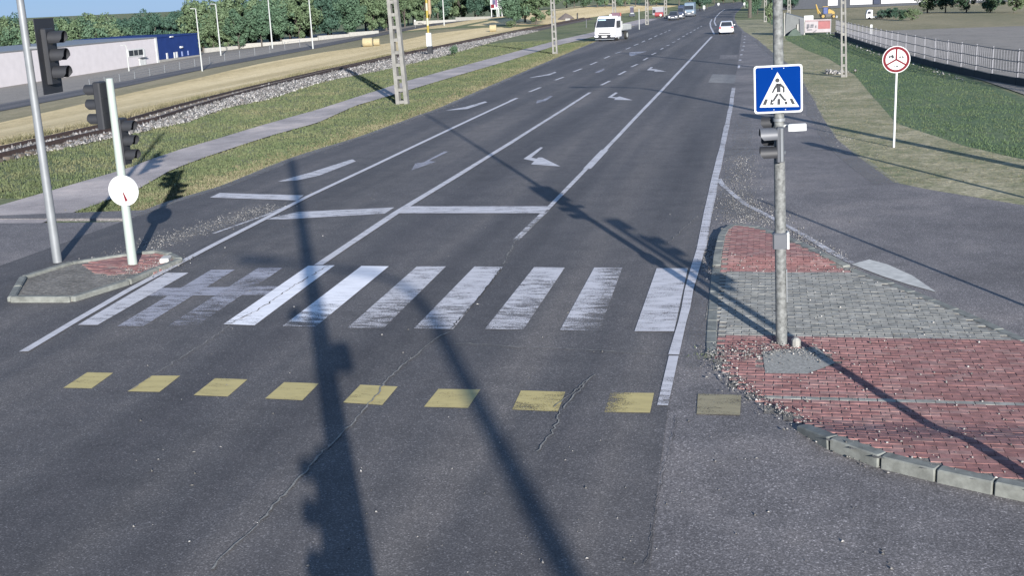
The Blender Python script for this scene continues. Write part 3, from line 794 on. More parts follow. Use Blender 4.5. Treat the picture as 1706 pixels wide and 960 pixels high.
def stroke(a, b, w0, w1):
    w0 *= 1.3; w1 *= 1.3; (x0, z0), (x1, z1) = su(*a), su(*b); d = Vector((x1-x0, z1-z0)).normalized(); n_ = Vector((-d.y, d.x))
    m.plate([(x0+n_.x*w0*U_/2, z0+n_.y*w0*U_/2), (x1+n_.x*w1*U_/2, z1+n_.y*w1*U_/2), (x1-n_.x*w1*U_/2, z1-n_.y*w1*U_/2), (x0-n_.x*w0*U_/2, z0-n_.y*w0*U_/2)], -.012, -.0095)
hx, hz = su(363, 237); m.plate([(hx+21*U_*math.cos(t*math.pi/8), hz+21*U_*math.sin(t*math.pi/8)) for t in range(16)], -.012, -.0095)
m.plate([su(*q) for q in ((362, 266), (386, 270), (392, 300), (392, 352), (355, 352), (356, 300))], -.012, -.0095)
stroke((366, 272), (338, 312), 20, 14); stroke((340, 306), (314, 355), 14, 12)
stroke((382, 274), (420, 306), 20, 14); stroke((421, 300), (422, 356), 14, 13)
stroke((366, 366), (322, 432), 17, 14); stroke((382, 366), (432, 432), 17, 14)
stroke((322, 430), (304, 440), 12, 10); stroke((430, 432), (447, 424), 12, 10)
m.build('walking_figure', BLK, sgn)
for q in (((244, 412), (272, 414), (252, 468), (221, 466)), ((300, 416), (312, 417), (308, 468), (290, 467)), ((310, 452), (328, 452), (322, 469), (308, 469)), ((362, 415), (388, 415), (388, 471), (359, 471)), ((428, 444), (452, 444), (457, 471), (430, 471)), ((476, 418), (502, 418), (528, 472), (498, 472))):
    MB().plate([su(*p) for p in q], -.012, -.0095).build('zebra_bar', BLK, sgn)
for x, z in ((312, 124), (424, 124), (326, 518), (436, 520)):
    xx, zz = su(x, z); MB().plate([(xx+.006*math.cos(t*math.pi/4), zz+.006*math.sin(t*math.pi/4)) for t in range(8)], -.010, -.007).build('rivet', WHT, sgn)
for z in (.12, -.16): MB().box((0, .03, z), (.3, .04, .03)).build('bracket', GREYP, sgn)

# pale stone at the foot of the pole
sp_ = ati(1326, 576)
st = MB(); st.box((0, 0, .05), (.105, .12, .11), .3, bev=.03); o = st.build('stone_block', CONCL); o.location = sp_
o['label'] = 'small pale stone block beside the foot of the tall signal pole'; o['category'] = 'stone'

# ------------------------------------------------------------------ left corner: signal post with round sign, taller mast behind it
lb_ = at(222, 446); lb_.z += .05
lpost = thing('signal_post', 'pale short post with three-lens traffic signal on the left corner island', 'traffic light', lb_)
m = MB(); m.tube([(0, 0, -.1), (0, 0, 3.3)], [.085, .062], 18); m.build('pole', plain('pale_green_paint', (.25, .285, .26), .5, 0, .06), lpost, True)
signal_head(lpost, (.03, .13, 2.2), 0, 3, .25, .2, .27)
signal_head(lpost, (-.17, -.05, 2.85), R(180), 3, .25, .2, .27)
rs = thing('round_sign', 'white round sign with red mark on the pale left corner post', 'road sign', lb_+Vector((.06, -.1, 1.36)), R(6))
def disc(r, n=40, cx=0, cz=0): return [(cx+r*math.cos(6.28319*t/n), cz+r*math.sin(6.28319*t/n)) for t in range(n)]
MB().plate(disc(.272), -.004, .012).build('sign_plate', WHT, rs)
MB().plate([(-.02, -.02), (.0, -.03), (.06, -.18), (.01, -.19)], -.008, -.004).build('red_mark', RED, rs)
m = MB(); m.box((0, .03, .1), (.2, .04, .03)); m.build('bracket', GREYP, rs)
tb = Vector((-12.75, 18.75, zt(-12.75, 18.75)))
tm = thing('signal_mast', 'tall grey mast with backboard signal behind the left corner post', 'traffic light', tb)
m = MB(); m.tube([(0, 0, -.1), (0, 0, 6)], [.085, .06], 16); m.build('pole', GREYP, tm, True)
signal_head(tm, (.42, 0, 3.75), R(6), 3, .3, .26, .34, board=True)
MB().tube([(0, 0, 3.9), (.4, 0, 3.9)], .03, 8).build('arm', GREYP, tm)

# ------------------------------------------------------------------ masts behind and beside the camera whose shadows cross the road
cmast = thing('camera_mast', 'tall steel mast carrying the traffic camera and a signal head', 'mast', Vector((.56, -.5, zt(.4, -.5))))
m = MB(); m.tube([(0, 0, -.1), (0, 0, 4), (0, 0, 9.2)], [.15, .13, .11], 18); m.build('pole', STEEL, cmast, True)
signal_head(cmast, (-.19, .0, 2.72), R(172), 3, .27, .17, .2)
m = MB(); m.box((.25, .0, 4.02), (.22, .2, .32), bev=.03); m.build('junction_box', GREYP, cmast)
m = MB(); m.tube([(0, 0, 4.42), (-.42, .16, 4.42)], .025, 8); m.build('camera_arm', GREYP, cmast)
MB().box((-.44, .22, 4.5), (.14, .34, .14), YAW, bev=.02).build('camera_housing', WHT, cmast)
lamp = thing('street_lamp', 'street lamp with a curved arm standing behind the crossing', 'street lamp', Vector((6.85, -10.9, zt(7, -10.9))))
m = MB(); m.tube([(0, 0, -.1), (0, 0, 4.), (0, 0, 7.5), (-.15, .03, 7.95), (-.6, .13, 8.2), (-2.6, .6, 8.3)], [.17, .15, .1, .08, .06, .045], 14); m.build('pole', STEEL, lamp, True)
m = MB(); m.box((-3.0, .68, 8.31), (.8, .28, .12), R(-13), bev=.03); m.build('lamp_head', LIGHTG, lamp)
dup(lamp, Vector((7.0, 26.6, zt(7, 26.6))), label='street lamp with a curved arm standing on the right verge beside the slip lane')
sm2 = thing('signal_mast', 'signal mast with two heads at the near end of the island', 'traffic light', Vector((2.82, 9.1, zi(2.82, 9.1))))
m = MB(); m.tube([(0, 0, -.1), (0, 0, 3.7)], [.07, .06], 16); m.build('pole', STEEL, sm2, True)
signal_head(sm2, (.19, .05, 2.45), R(40), 2, .25, .2, .26); signal_head(sm2, (.19, -.02, 3.02), R(25), 2, .25, .2, .26)
MB().box((.12, 0, 3.6), (.3, .06, .3), R(20)).build('sign_panel', LIGHTG, sm2)
thin = thing('thin_post', 'thin bare post at the edge of the paved island', 'post', Vector((4.5, 14.2, zi(4.5, 14.2))))
MB().tube([(0, 0, -.1), (0, 0, 3.0)], .035, 10).build('pole', STEEL, thin)
sg3 = thing('signal_mast', 'signal mast with one head on the far side of the slip lane', 'traffic light', Vector((6.0, 23.1, zt(6, 23.1))))
m = MB(); m.tube([(0, 0, -.1), (0, 0, 3.1)], .06, 12); m.build('pole', STEEL, sg3); signal_head(sg3, (-.05, -.15, 2.75), R(-90), 3, .25, .2, .28)

# ------------------------------------------------------------------ round prohibition sign at the right
rb = at(1489, 245)
rsg = thing('round_sign', 'round white sign with red rim and three red bars at the right verge', 'road sign', rb, R(-4))
s = mpp(rb)
MB().tube([(0, 0, -.1), (0, 0, 2.52)], .03, 12).build('pole', WHT, rsg, True)
rr = 21.9*s; zc = (244-101.6)*s*1.012
MB().plate(disc(rr, cx=-.02, cz=zc), -.05, -.035).build('sign_plate', WHT, rsg)
def ring(r0, r1, y, n=48):
    mm = MB(); v = []
    for t in range(n):
        a = 6.28319*t/n
        for r_ in (r0, r1): v.append((-.02+r_*math.cos(a), y, zc+r_*math.sin(a)))
        for r_ in (r0, r1): v.append((-.02+r_*math.cos(a), y+.003, zc+r_*math.sin(a)))
    f = []
    for t in range(n):
        a, b = 4*t, 4*((t+1) % n)
        f += [(a, a+1, b+1, b), (a+1, a+3, b+3, b+1), (a, b, b+2, a+2)]
    return mm.add(v, f)
ring(rr*.76, rr*.94, -.053).build('red_rim', RED, rsg)
for a in (90, 210, 330):
    dx, dz = math.cos(R(a)), math.sin(R(a)); w_ = rr*.06
    MB().plate([(-.02-dz*w_, zc+dx*w_), (-.02+dx*rr*.81-dz*w_, zc+dz*rr*.81+dx*w_), (-.02+dx*rr*.81+dz*w_, zc+dz*rr*.81-dx*w_), (-.02+dz*w_, zc-dx*w_)], -.0535, -.05).build('divider_bar', RED, rsg)
def picto(cx, cz, kind):
    mm = MB(); q = rr/22
    def P(l): mm.plate([(-.02+(cx+x)*q, zc+(cz+z)*q) for x, z in l], -.054, -.05)
    def O(x, z, r): mm.plate([(-.02+(cx+x)*q+r*q*math.cos(t*.5236), zc+(cz+z)*q+r*q*math.sin(t*.5236)) for t in range(12)], -.054, -.05)
    if kind == 0:      # tractor
        P([(-4, 0), (-4, 1.4), (0, 1.6), (.4, 3.2), (3.4, 3.2), (3.6, .2), (2, -.5), (-2.5, -.6)]); O(-2.6, -1.2, 1.1); O(2.6, -.8, 1.9)
    elif kind == 1:    # cart
        P([(-4.5, .8), (-3, .2), (4.5, .2), (4.5, -.8), (-1.5, -.8), (-3.4, -.2)]); O(1.2, -1.3, 1.2); P([(-3.2, .1), (-2.5, .1), (-2.6, -2.2), (-3.1, -2.2)]); P([(-4.6, .7), (-3.9, 1.9), (-3.4, 1.6), (-3.8, .4)])
    else:              # two-wheeled cycle
        O(-2.2, -1, 1.4); O(2.2, -1, 1.4); P([(-2.2, -.7), (-.6, 1.4), (1.6, 1.4), (2.2, -.8), (1.6, -.8), (1.0, .7), (-.3, .7), (-1.6, -.9)])
    mm.build('pictogram', BLK, rsg)
picto(-8, 4.5, 0); picto(.5, -10, 1); picto(8, 4.5, 2)

# ------------------------------------------------------------------ ladder-like concrete poles
def lattice(px, py, wpx, rungpx, label, tall=10, group='concrete ladder poles along the road', lean=0, side=1, matl=None):
    b = at(px, py); s = mpp(b); wd = wpx*s; sp_r = rungpx*s; matl = matl or LATT
    t = thing('concrete_pole', label, 'pole', b, R(3), group, tilt=(0, R(lean), R(2)))
    taper = lambda z: wd*(1-.38*z/tall)
    lw = wd*.30; dp = wd*.62
    for sd in (-1, 1):
        m = MB(); v = []
        for z in (-.2, tall):
            x1 = taper(z)/2*sd; x0 = x1-lw*(1-.25*z/tall)*sd; d_ = dp/2*(1-.3*z/tall)
            v += [(x0, -d_, z), (x1, -d_, z), (x1, d_, z), (x0, d_, z)]
        m.add(v, [(0, 1, 2, 3), (4, 5, 6, 7)]+[(i, (i+1) % 4, 4+(i+1) % 4, 4+i) for i in range(4)]).build('leg', matl, t)
    z = sp_r*.12; me = None
    while z < tall-.1:
        wz = taper(z)-lw*1.0
        m = MB(); m.box((0, 0, z), (wz, dp*.8*(1-.3*z/tall), sp_r*.26)); m.build('rung', matl, t); z += sp_r
    return t
lattice(671, 172, 20.5, 20.3, 'thick ladder-like concrete pole standing between the footpath and the road on the left', lean=-2)
lattice(925, 89, 8.6, 11.6, 'ladder-like concrete pole standing on the verge just before the white truck', 9.5, lean=-1)
lattice(1025, 60, 7.2, 9, 'ladder-like concrete pole rising beside the bed of the white truck', 9.5, lean=-1)
lattice(1078, 41, 6, 7, 'far ladder-like concrete pole between the white truck and the parked dark car', 9.5)
lattice(1109, 31, 5.4, 6, 'farthest ladder-like concrete pole beside the parked dark car', 9.5)
lattice(1406, 128, 10, 17, 'slender ladder-like concrete pole standing in the green ditch by the right fence', 9.5, lean=-2)
lattice(1314, 46, 6, 9, 'distant ladder-like concrete pole behind the grey container on the right', 9, group=None or 'concrete ladder poles along the road')
lattice(1275, 36, 5, 8, 'distant ladder-like concrete pole near the tree trunks right of the road', 9)

# ------------------------------------------------------------------ slim lighting poles at the left
def lightpole(px, py, hpx, label, wpx=2.6, arm=-1):
    b = at(px, py); s = mpp(b); h = hpx*s; r = wpx*s/2
    t = thing('lighting_pole', label, 'lighting pole', b, 0, 'slim lighting poles along the service road')
    MB().tube([(0, 0, -.1), (0, 0, h)], [r, r*.62], 10).build('pole', LIGHTG, t, True)
    m = MB(); m.tube([(0, 0, h), (arm*5*s, 0, h+.6*s)], r*.5, 8); m.box((arm*7*s, 0, h+.8*s), (5*s, 2*s, 1*s)); m.build('lamp_arm', LIGHTG, t)
lightpole(337, 118, 101, 'slim pale lighting pole in front of the right end of the blue building')
lightpole(368, 92, 83, 'slim pale lighting pole beyond the service road, just right of the blue building')
lightpole(454, 80, 88, 'slim pale lighting pole third from the blue building, before the wood')
lightpole(521.5, 81, 92, 'slim pale lighting pole this side of the service road, left of the thick concrete pole')
lightpole(740, 42, 70, 'slim pale lighting pole right of the yellow railway mast', 2.2)
lightpole(215, 118, 42, 'slim pale lighting pole in front of the white building', 2.4)

# ------------------------------------------------------------------ railway signal mast
b = at(717, 91); s = mpp(b)
rm_ = thing('railway_signal', 'yellow and white banded railway mast on a black foot beside the ballast', 'signal mast', b)
MB().box((0, 0, 7*s), (8*s, 8*s, 15*s), bev=.05).build('foot', DARK, rm_)
MB().box((-1*s, 0, 25*s), (8.4*s, 6*s, 22*s), bev=.04).build('white_box', WHT, rm_)
YEL = plain('signal_yellow', (.22, .165, .02), .5, 0, .06)
for i in range(6):
    MB().tube([(-1.5*s, 0, (36+i*12)*s), (-1.5*s, 0, (48+i*12)*s)], 1.9*s, 12).build('mast_band', YEL if i % 2 == 0 else plain('band_cream', (.3, .29, .2), .5, 0, .06), rm_, True)
m = MB(); m.box((2.2*s, .3, 78*s), (3.5*s, .3, 24*s)); m.tube([(2*s, .1, 58*s), (3.5*s, .1, 66*s), (2*s, .1, 92*s)], .5*s, 6); m.build('signal_unit', plain('brown_unit', (.28, .2, .12), .6), rm_)

# ------------------------------------------------------------------ hay bales
HAY = plain('straw', (.26, .22, .13), .95, 0, .25, 10)
for x, y, wp, hp, lab in ((613, 77, 16, 14.5, 'round straw bale nearest on the stubble field, left of the thick concrete pole'), (628, 75.5, 10, 12, 'round straw bale tucked behind the nearest bale on the stubble field'), (821.5, 52, 11, 11.5, 'round straw bale near the railway beside the large bush')):
    b = at(x, y); s = mpp(b); r = hp*s/2; L = wp*s
    m = MB(); n = 24
    v = []
    for xx, rr_ in ((-L/2, r*.3), (-L/2, r*.93), (-L/2*.9, r), (-L*.15, r*.985), (L*.15, r*.995), (L/2*.9, r), (L/2, r*.93), (L/2, r*.3)):
        for t in range(n): v.append((xx*(1+rng.uniform(-.01, .01)), rr_*math.cos(6.2832*t/n)*(1+rng.uniform(-.02, .02)), r+rr_*math.sin(6.2832*t/n)*(1+rng.uniform(-.02, .02))-.03))
    f = [(i*n+t, i*n+(t+1) % n, (i+1)*n+(t+1) % n, (i+1)*n+t) for i in range(7) for t in range(n)]+[tuple(range(n)), tuple(range(7*n, 8*n))]
    o = m.add(v, f).build('straw_bale', HAY, None, True); o.location = b; o.rotation_euler.z = R(10)
    o['label'] = lab; o['category'] = 'straw bale'; o['group'] = 'straw bales on the stubble field'

# ------------------------------------------------------------------ trees
LEAVES = [leafmat('leaf_mid', (.034, .066, .04), (.07, .115, .068)), leafmat('leaf_dark', (.022, .05, .036), (.05, .09, .062)), leafmat('leaf_olive', (.05, .08, .04), (.105, .14, .075))]
def crown_mesh(name, seed, w_, h_, z0, n, size, mat, clumps=26):
    g = np.random.default_rng(seed)
    # clump centres through the crown volume
    c = []
    while len(c) < clumps:
        q = g.uniform(-1, 1, 3)
        d = np.linalg.norm(q)
        if .25 < d < 1: c.append(q)
    c = np.array(c); c[:, 2] *= 1-.12*np.hypot(c[:, 0], c[:, 1])
    rad = g.uniform(.13, .38, clumps)
    k = g.integers(0, clumps, n)
    d = g.normal(size=(n, 3)); d /= np.linalg.norm(d, axis=1)[:, None]
    rr_ = rad[k]*(.55+.5*g.random(n)**.6)
    p = c[k]+d*rr_[:, None]
    p = p*np.array([w_/2, w_/2, h_/2])+np.array([0, 0, z0+h_/2])
    nrm = d+g.normal(0, .55, (n, 3)); nrm /= np.linalg.norm(nrm, axis=1)[:, None]
    a = np.cross(nrm, g.normal(size=(n, 3))); a /= np.linalg.norm(a, axis=1)[:, None]; b = np.cross(nrm, a)
    sz = size*(.6+.8*g.random(n))[:, None]
    v = np.stack([p-a*sz, p+b*sz*.7, p+a*sz, p-b*sz*.7], 1).reshape(-1, 3)
    me = bpy.data.meshes.new(name); N = len(v)
    me.vertices.add(N); me.vertices.foreach_set('co', v.astype(np.float32).ravel())
    me.loops.add(N); me.loops.foreach_set('vertex_index', np.arange(N, dtype=np.int32))
    me.polygons.add(n); me.polygons.foreach_set('loop_start', np.arange(0, N, 4, dtype=np.int32)); me.update(calc_edges=True)
    me.materials.append(mat); return me
def trunk_mesh(seed, h, r, spread, z1):
    g = random.Random(seed); m = MB()
    m.tube([(0, 0, -.3), (g.uniform(-.1, .1), 0, h*.5), (g.uniform(-.2, .2), g.uniform(-.2, .2), h)], [r, r*.75, r*.55], 8)
    for i in range(5):
        a = g.uniform(0, 6.28); e = spread*g.uniform(.4, .8)
        m.tube([(0, 0, h*g.uniform(.7, 1)), (math.cos(a)*e*.5, math.sin(a)*e*.5, h+(z1-h)*.35), (math.cos(a)*e, math.sin(a)*e, h+(z1-h)*.7)], [r*.45, r*.3, r*.12], 6)
    me = bpy.data.meshes.new('trunk'); me.from_pydata(m.v, [], m.f); me.materials.append(BARK); return me
VAR = []
for i in range(7):
    w_, h_, z0 = [(6.6, 7.2, .9), (5.4, 7.8, 1.1), (7.4, 7.0, .8), (6.2, 8., .6), (6.8, 7.6, 1.3), (5.8, 7.2, .7), (7., 7.8, 1.)][i]
    VAR.append((crown_mesh('crown', 40+i, w_, h_, z0, 7500, .17, LEAVES[i % 3], 44), trunk_mesh(70+i, 2.4, .2, w_/2, z0+h_), z0+h_))
def tree(pos, h, label, group, i=None, name='leafy_tree', cat='tree', wide=1):
    i = rng.randrange(7) if i is None else i; cm, tm_, H0 = VAR[i]; s = h/H0
    t = thing(name, label, cat, pos, rng.uniform(0, 6.28), group); t.scale = (s*wide*rng.uniform(.9, 1.12), s*wide, s)
    link('crown', cm, t); link('trunk', tm_, t); return t
def lerp_pts(x, pts):
    for (a, b), (c, d) in zip(pts, pts[1:]):
        if x <= c: return b+(d-b)*(x-a)/(c-a)
    return pts[-1][1]
baseline = [(-80, 142), (150, 117), (213, 106), (265, 98), (340, 86), (400, 82), (530, 66), (600, 59), (700, 41), (760, 33), (860, 24)]
topline = [(-80, 30), (100, 26), (200, 30), (240, 12), (300, 14), (345, 22), (365, 4), (430, -4), (480, -10), (560, -25), (870, -40)]
MARKS = [(120, 'left of the white building'), (215, 'behind the far left of the white building'), (263, 'behind the right of the white building'), (300, 'behind the left of the blue building'), (338, 'behind the right of the blue building'), (372, 'just right of the blue building'), (450, 'right of the two first lighting poles'), (521, 'between the third and fourth lighting poles'), (585, 'above the nearest straw bale, at its left'), (645, 'above the nearest straw bale'), (700, 'behind the thick concrete pole'), (745, 'behind the yellow railway mast'), (812, 'left of the billboard'), (999, 'behind the billboard')]
x = -75
while x < 866:
    for rowi in (0, 1, 2):
        xx = x+rng.uniform(-7, 7)+rowi*9
        b = at(xx, lerp_pts(xx, baseline)); 
        off = (4+7*rowi+rng.uniform(-1.5, 1.5)) + (13 if xx < 345 else 0)
        d = Vector((b.x, b.y, 0)).normalized(); q = b+d*off; q.x -= (6*rowi); q.z = zt(q.x, q.y)
        s = mpp(q)
        # height so that the top reaches the outline seen in the photograph
        htop = (CAMH+q.z*0) + 0
        yh = -36+.0448*(1279-xx)
        h = (CAMH-q.z)-(lerp_pts(xx, topline)+rng.uniform(-3, 14)*(1 if rowi else .5)-yh)*s
        h = max(4, h)*(.93 if rowi == 0 else 1)
        lab = 'green tree in the %s, %s' % (('front row', 'middle row', 'back row')[rowi], next(l for lim, l in MARKS if xx < lim)); grp = 'trees in the wood beyond the service road'
        tree(q, h*(1+rng.uniform(-.07, .05)), lab, grp, wide=rng.uniform(.85, 1.1))
    x += 25 if x < 360 else 30
# big bushes by the railway near the first far pole
for px_, py_, hpx, lab, wd in ((858, 44, 62, 'broad leafy bush at the field end of the railway, left of its neighbour', 1.05), (893, 40, 66, 'tall leafy bush by the railway just left of the second concrete pole', 1.1), (875, 36, 70, 'tall leafy tree rising behind the two railway bushes', 1.1)):
    b = at(px_, py_); tree(b, hpx*mpp(b), lab, 'bushes by the railway', None, 'leafy_bush', 'bush', wd)
b = at(852, 46); tree(b, 12*mpp(b), 'low green shrub at the foot of the railway bushes', 'bushes by the railway', 2, 'leafy_bush', 'bush', 1.6)
b = at(757, 92); tree(b, 17*mpp(b), 'small bright green shrub on the ballast edge right of the railway mast', None, 0, 'leafy_bush', 'bush', 1.1)
# far belt across the end of the field and at the road bend
for px_ in range(925, 1180, 17):
    b = at(px_+rng.uniform(-4, 4), 13-(px_-925)*.02); s = mpp(b)
    tree(b, rng.uniform(44, 60)*s, 'dark green tree in the far belt behind the white truck', 'trees in the far belt', wide=.9)
for px_, py_, hp, wd, lab in ((1166, 17, 36, .8, 'round green bush left of the road bend beside the pale blue lorry'), (1178, 14, 40, .8, 'green roadside tree left of the bend with pale signs before it'), (1250, 28, 60, .7, 'roadside tree with a thick trunk right of the bend'), (1262, 24, 56, .7, 'roadside tree just left of the signal pole, behind the thick trunk'), (1283, 40, 34, .6, 'thin roadside bush immediately left of the signal pole'), (1292, 20, 46, .9, 'distant green tree partly hidden by the signal pole'), (1318, 16, 40, 1, 'distant green tree right of the signal pole'), (1346, 8, 30, 1.1, 'distant green tree left of the blue cabin'), (1405, 10, 26, .55, 'green tree in front of the gap between the white halls'), (1205, 4.5, 30, 1.2, 'far green tree above the bend of the road'), (1222, 4.2, 30, 1.2, 'far green tree at the end of the road, right of the bend'), (1190, 5, 30, 1.2, 'far green tree at the end of the road, left of the bend')):
    b = at(px_, py_); tree(b, hp*mpp(b), lab, None, wide=wd)
for px_, py_, hp, wd in ((1468, 31, 15, 1.3), (1478, 32, 19, 1.2), (1489, 32, 20, 1.3), (1503, 33, 19, 1.3), (1520, 34, 20, 1.3)):
    b = at(px_, py_); tree(b, hp*mpp(b), 'leafy shrub in the row behind the bed of the small white lorry', 'shrubs behind the small white lorry', None, 'leafy_bush', 'bush', wd)
b = at(1314, 57); tree(b, 17*mpp(b), 'dark green shrub growing against the grey container', None, 1, 'leafy_bush', 'bush', 1.0)
for px_ in (1545, 1575, 1610, 1650, 1690):
    b = at(px_, 22-rng.uniform(0, 3)); tree(b, 50*mpp(b), 'green tree beyond the yard at the far right', 'trees at the far right', wide=1.1)
# the first thick trunk stands clear
b = at(1249, 29); MBt = MB(); s = mpp(b); MBt.tube([(0, 0, -.1), (.05, 0, 18*s), (0, .1, 50*s)], [3.4*s, 2.8*s, 2*s], 10)
o = MBt.build('trunk', BARK); o.location = b; o.name = 'bare_trunk'; o['label'] = 'thick bare trunk standing right of the road at the bend'; o['category'] = 'tree'

# ------------------------------------------------------------------ building at the left
WPAN = plain('white_cladding', (.44, .415, .42), .6, 0, .05, 1); BPAN = plain('blue_cladding', (.013, .03, .115), .7, 0, .12, .8, .1)
bX = -89.2
def y_on(px):  # position along the front for a photograph column
    lo, hi = 40., 260.
    for i in range(50):
        mth = (lo+hi)/2; q = np.array([bX, mth, zt(bX, mth)+1-CAMH]); xq = q@RT/(q@FW)*F+W/2
        if xq < px: lo = mth
        else: hi = mth
    return (lo+hi)/2
Y0, Y1, Y2 = y_on(-40), y_on(263.5), y_on(331)
gz = zt(bX, Y1); s = mpp((bX, Y1, gz))
bh = 40*s
bd_ = thing('industrial_building', 'low flat building, white at its left and dark blue at its right', 'building', Vector((bX, Y1, gz-.3)))
dp = 14
bot = -1.2
def part(name, mat, x, d, y0, y1, z0, z1, parent=bd_):
    m = MB(); m.box(((x-bX)-d/2, (y0+y1)/2-Y1, (z0+z1)/2+.3), (d, y1-y0, z1-z0)); return m.build(name, mat, parent)
wl = part('white_wall', WPAN, bX, dp, Y0, Y1, bot, bh); bl = part('blue_wall', BPAN, bX+.02, dp-.4, Y1, Y2, bot, bh*.995)
part('corner_trim', WHT, bX+.08, .3, Y1-.5, Y1, bot, bh+.1); part('roof_edge', GREYP, bX+.1, dp+.3, Y0-.1, Y1, bh, bh+.15); part('blue_roof_edge', BPAN, bX+.1, dp, Y1, Y2+.1, bh, bh+.18)
part('plinth', CONCL, bX+.12, .2, Y1, Y2, bot, .35)
zz = lambda py, px: (lerp_pts(px, [(150, 121), (213, 112), (265, 103.5), (332, 94)])-py)*s
wy0, wy1 = y_on(215.5), y_on(238.5)
wo = part('window', WHT, bX+.06, .1, wy0-.2, wy1+.2, zz(95.5, 226), zz(83.5, 226)); part('pane', GLASS, bX+.09, .06, wy0, wy1, zz(94, 226), zz(85.5, 226), wo)
for f_ in (.33, .66): yy = wy0+(wy1-wy0)*f_; part('mullion', LIGHTG, bX+.11, .04, yy-.06, yy+.06, zz(94, 226), zz(85.5, 226), wo)
part('door', WHT, bX+.08, .12, y_on(231.5), y_on(240.5), -.3, zz(97, 236)); part('door_canopy', GREYP, bX+.5, .5, y_on(230), y_on(241), zz(97, 236), zz(96, 236))
part('white_frame', WHT, bX+.09, .1, y_on(239.2), y_on(241.8), -.3, zz(83, 240))
for a, b2, t, bt in ((276.5, 278.8, 88, 98.5), (289, 291, 86.5, 96.5), (292.8, 295, 85.8, 95.4), (302, 303.6, 85, 93), (312, 313.4, 83.5, 91)):
    part('window', WHT if a < 300 else plain('blue_grey_frame', (.18, .22, .36), .5), bX+.1, .12, y_on(a), y_on(b2), zz(bt, a), zz(t, a))
part('wall_lamp', WHT, bX+.3, .3, y_on(300), y_on(303), zz(79, 301), zz(76, 301)); part('wall_lamp', WHT, bX+.3, .3, y_on(285), y_on(289), zz(61.5, 287), zz(59.6, 287))
# low wall in front of the wood
def lowwall(pix, label, h=.45, wd=.5):
    P = [at(*q) for q in pix]; root = thing('low_wall', label, 'wall', P[0])
    for a, b in zip(P, P[1:]):
        n = max(1, round((b-a).length/8))
        for i in range(n):
            p, q = a.lerp(b, i/n), a.lerp(b, (i+1)/n); d = q-p; m = MB()
            c_ = (p+q)/2-P[0]; c_.z = (zt(p.x, p.y)+zt(q.x, q.y))/2-P[0].z+h/2
            m.box(c_, (d.length-.05, wd, h+.4), math.atan2(d.y, d.x)); m.build('wall_section', CONCL, root)
lowwall([(341, 87.5), (400, 80.5), (470, 73), (530, 66.5), (630, 55)], 'long pale low wall at the foot of the wood left of the thick concrete pole')
lowwall([(690, 41.5), (760, 35), (817, 30)], 'pale low wall at the foot of the wood right of the railway mast')
# slim wire fence along the service road
root = thing('wire_fence', 'thin wire fence with slim posts along the far side of the service road', 'fence', at(214, 133))
P0 = Vector(root.location); prev = None
for px_ in range(150, 520, 25):
    b = at(px_, lerp_pts(px_, [(100, 154), (214, 133), (332, 109), (518, 75)])); s = mpp(b)
    MB().box(b-P0+Vector((0, 0, 6*s)), (.06, .06, 13*s)).build('post', GREYP, root)
    if prev is not None:
        for hh in (4, 8, 11.5): MB().tube([prev-P0+Vector((0, 0, hh*s)), b-P0+Vector((0, 0, hh*s))], .012, 4).build('wire', GREYP, root)
    prev = b
b = at(433, 75); o = MB().box((0, 0, .5), (.7, .5, 1.), bev=.04).build('utility_cabinet', WHT); o.location = b; o['label'] = 'small white utility cabinet in front of the wood'; o['category'] = 'cabinet'
t = thing('yield_sign', 'small white triangular sign on a post, right of the thick concrete pole', 'road sign', at(692, 46)); s = mpp(t.location)
MB().tube([(0, 0, 0), (0, 0, 11*s)], .04, 8).build('pole', GREYP, t); MB().plate([(-1.8*s, 13*s), (1.8*s, 13*s), (0, 9.5*s)], -.06, -.045).build('sign_plate', WHT, t)
# billboard
b = at(829, 27.5); s = mpp(b)
bb = thing('billboard', 'white framed billboard on posts with a red and dark picture, before the wood', 'billboard', b, R(-2))
for x in (-10, -.5, 2.5, 8): MB().box((x*s, 0, 14*s), (1.1*s, .2, 30*s)).build('post', WHT, bb)
MB().box((-4.2*s, -.16, 25*s), (13.5*s, .12, 25*s)).build('picture_panel', WHT, bb)
MB().box((6.2*s, -.16, 21*s), (7.5*s, .12, 17*s)).build('side_panel', LIGHTG, bb)
for c_, d_, mm_ in (((-7.4, 17.5), (6, 6), RED), ((-5.2, 24), (5, 8), plain('poster_dark', (.05, .05, .09), .5)), ((-.8, 22), (3.6, 12), plain('poster_plum', (.13, .06, .12), .5)), ((-6, 32), (7, 5), plain('poster_pink', (.5, .2, .2), .5)), ((.2, 31), (3, 6), plain('poster_dark', (.05, .05, .09), .5))):
    MB().box((c_[0]*s, -.226, c_[1]*s), (d_[0]*s, .008, d_[1]*s)).build('poster_patch', mm_, bb)
for c_, d_ in (((6.6, 24), (3, 4)), ((5.4, 18), (2.5, 3)), ((7.6, 16.5), (2, 3))): MB().box((c_[0]*s, -.226, c_[1]*s), (d_[0]*s, .008, d_[1]*s)).build('poster_patch', plain('poster_grey', (.16, .16, .18), .5), bb)

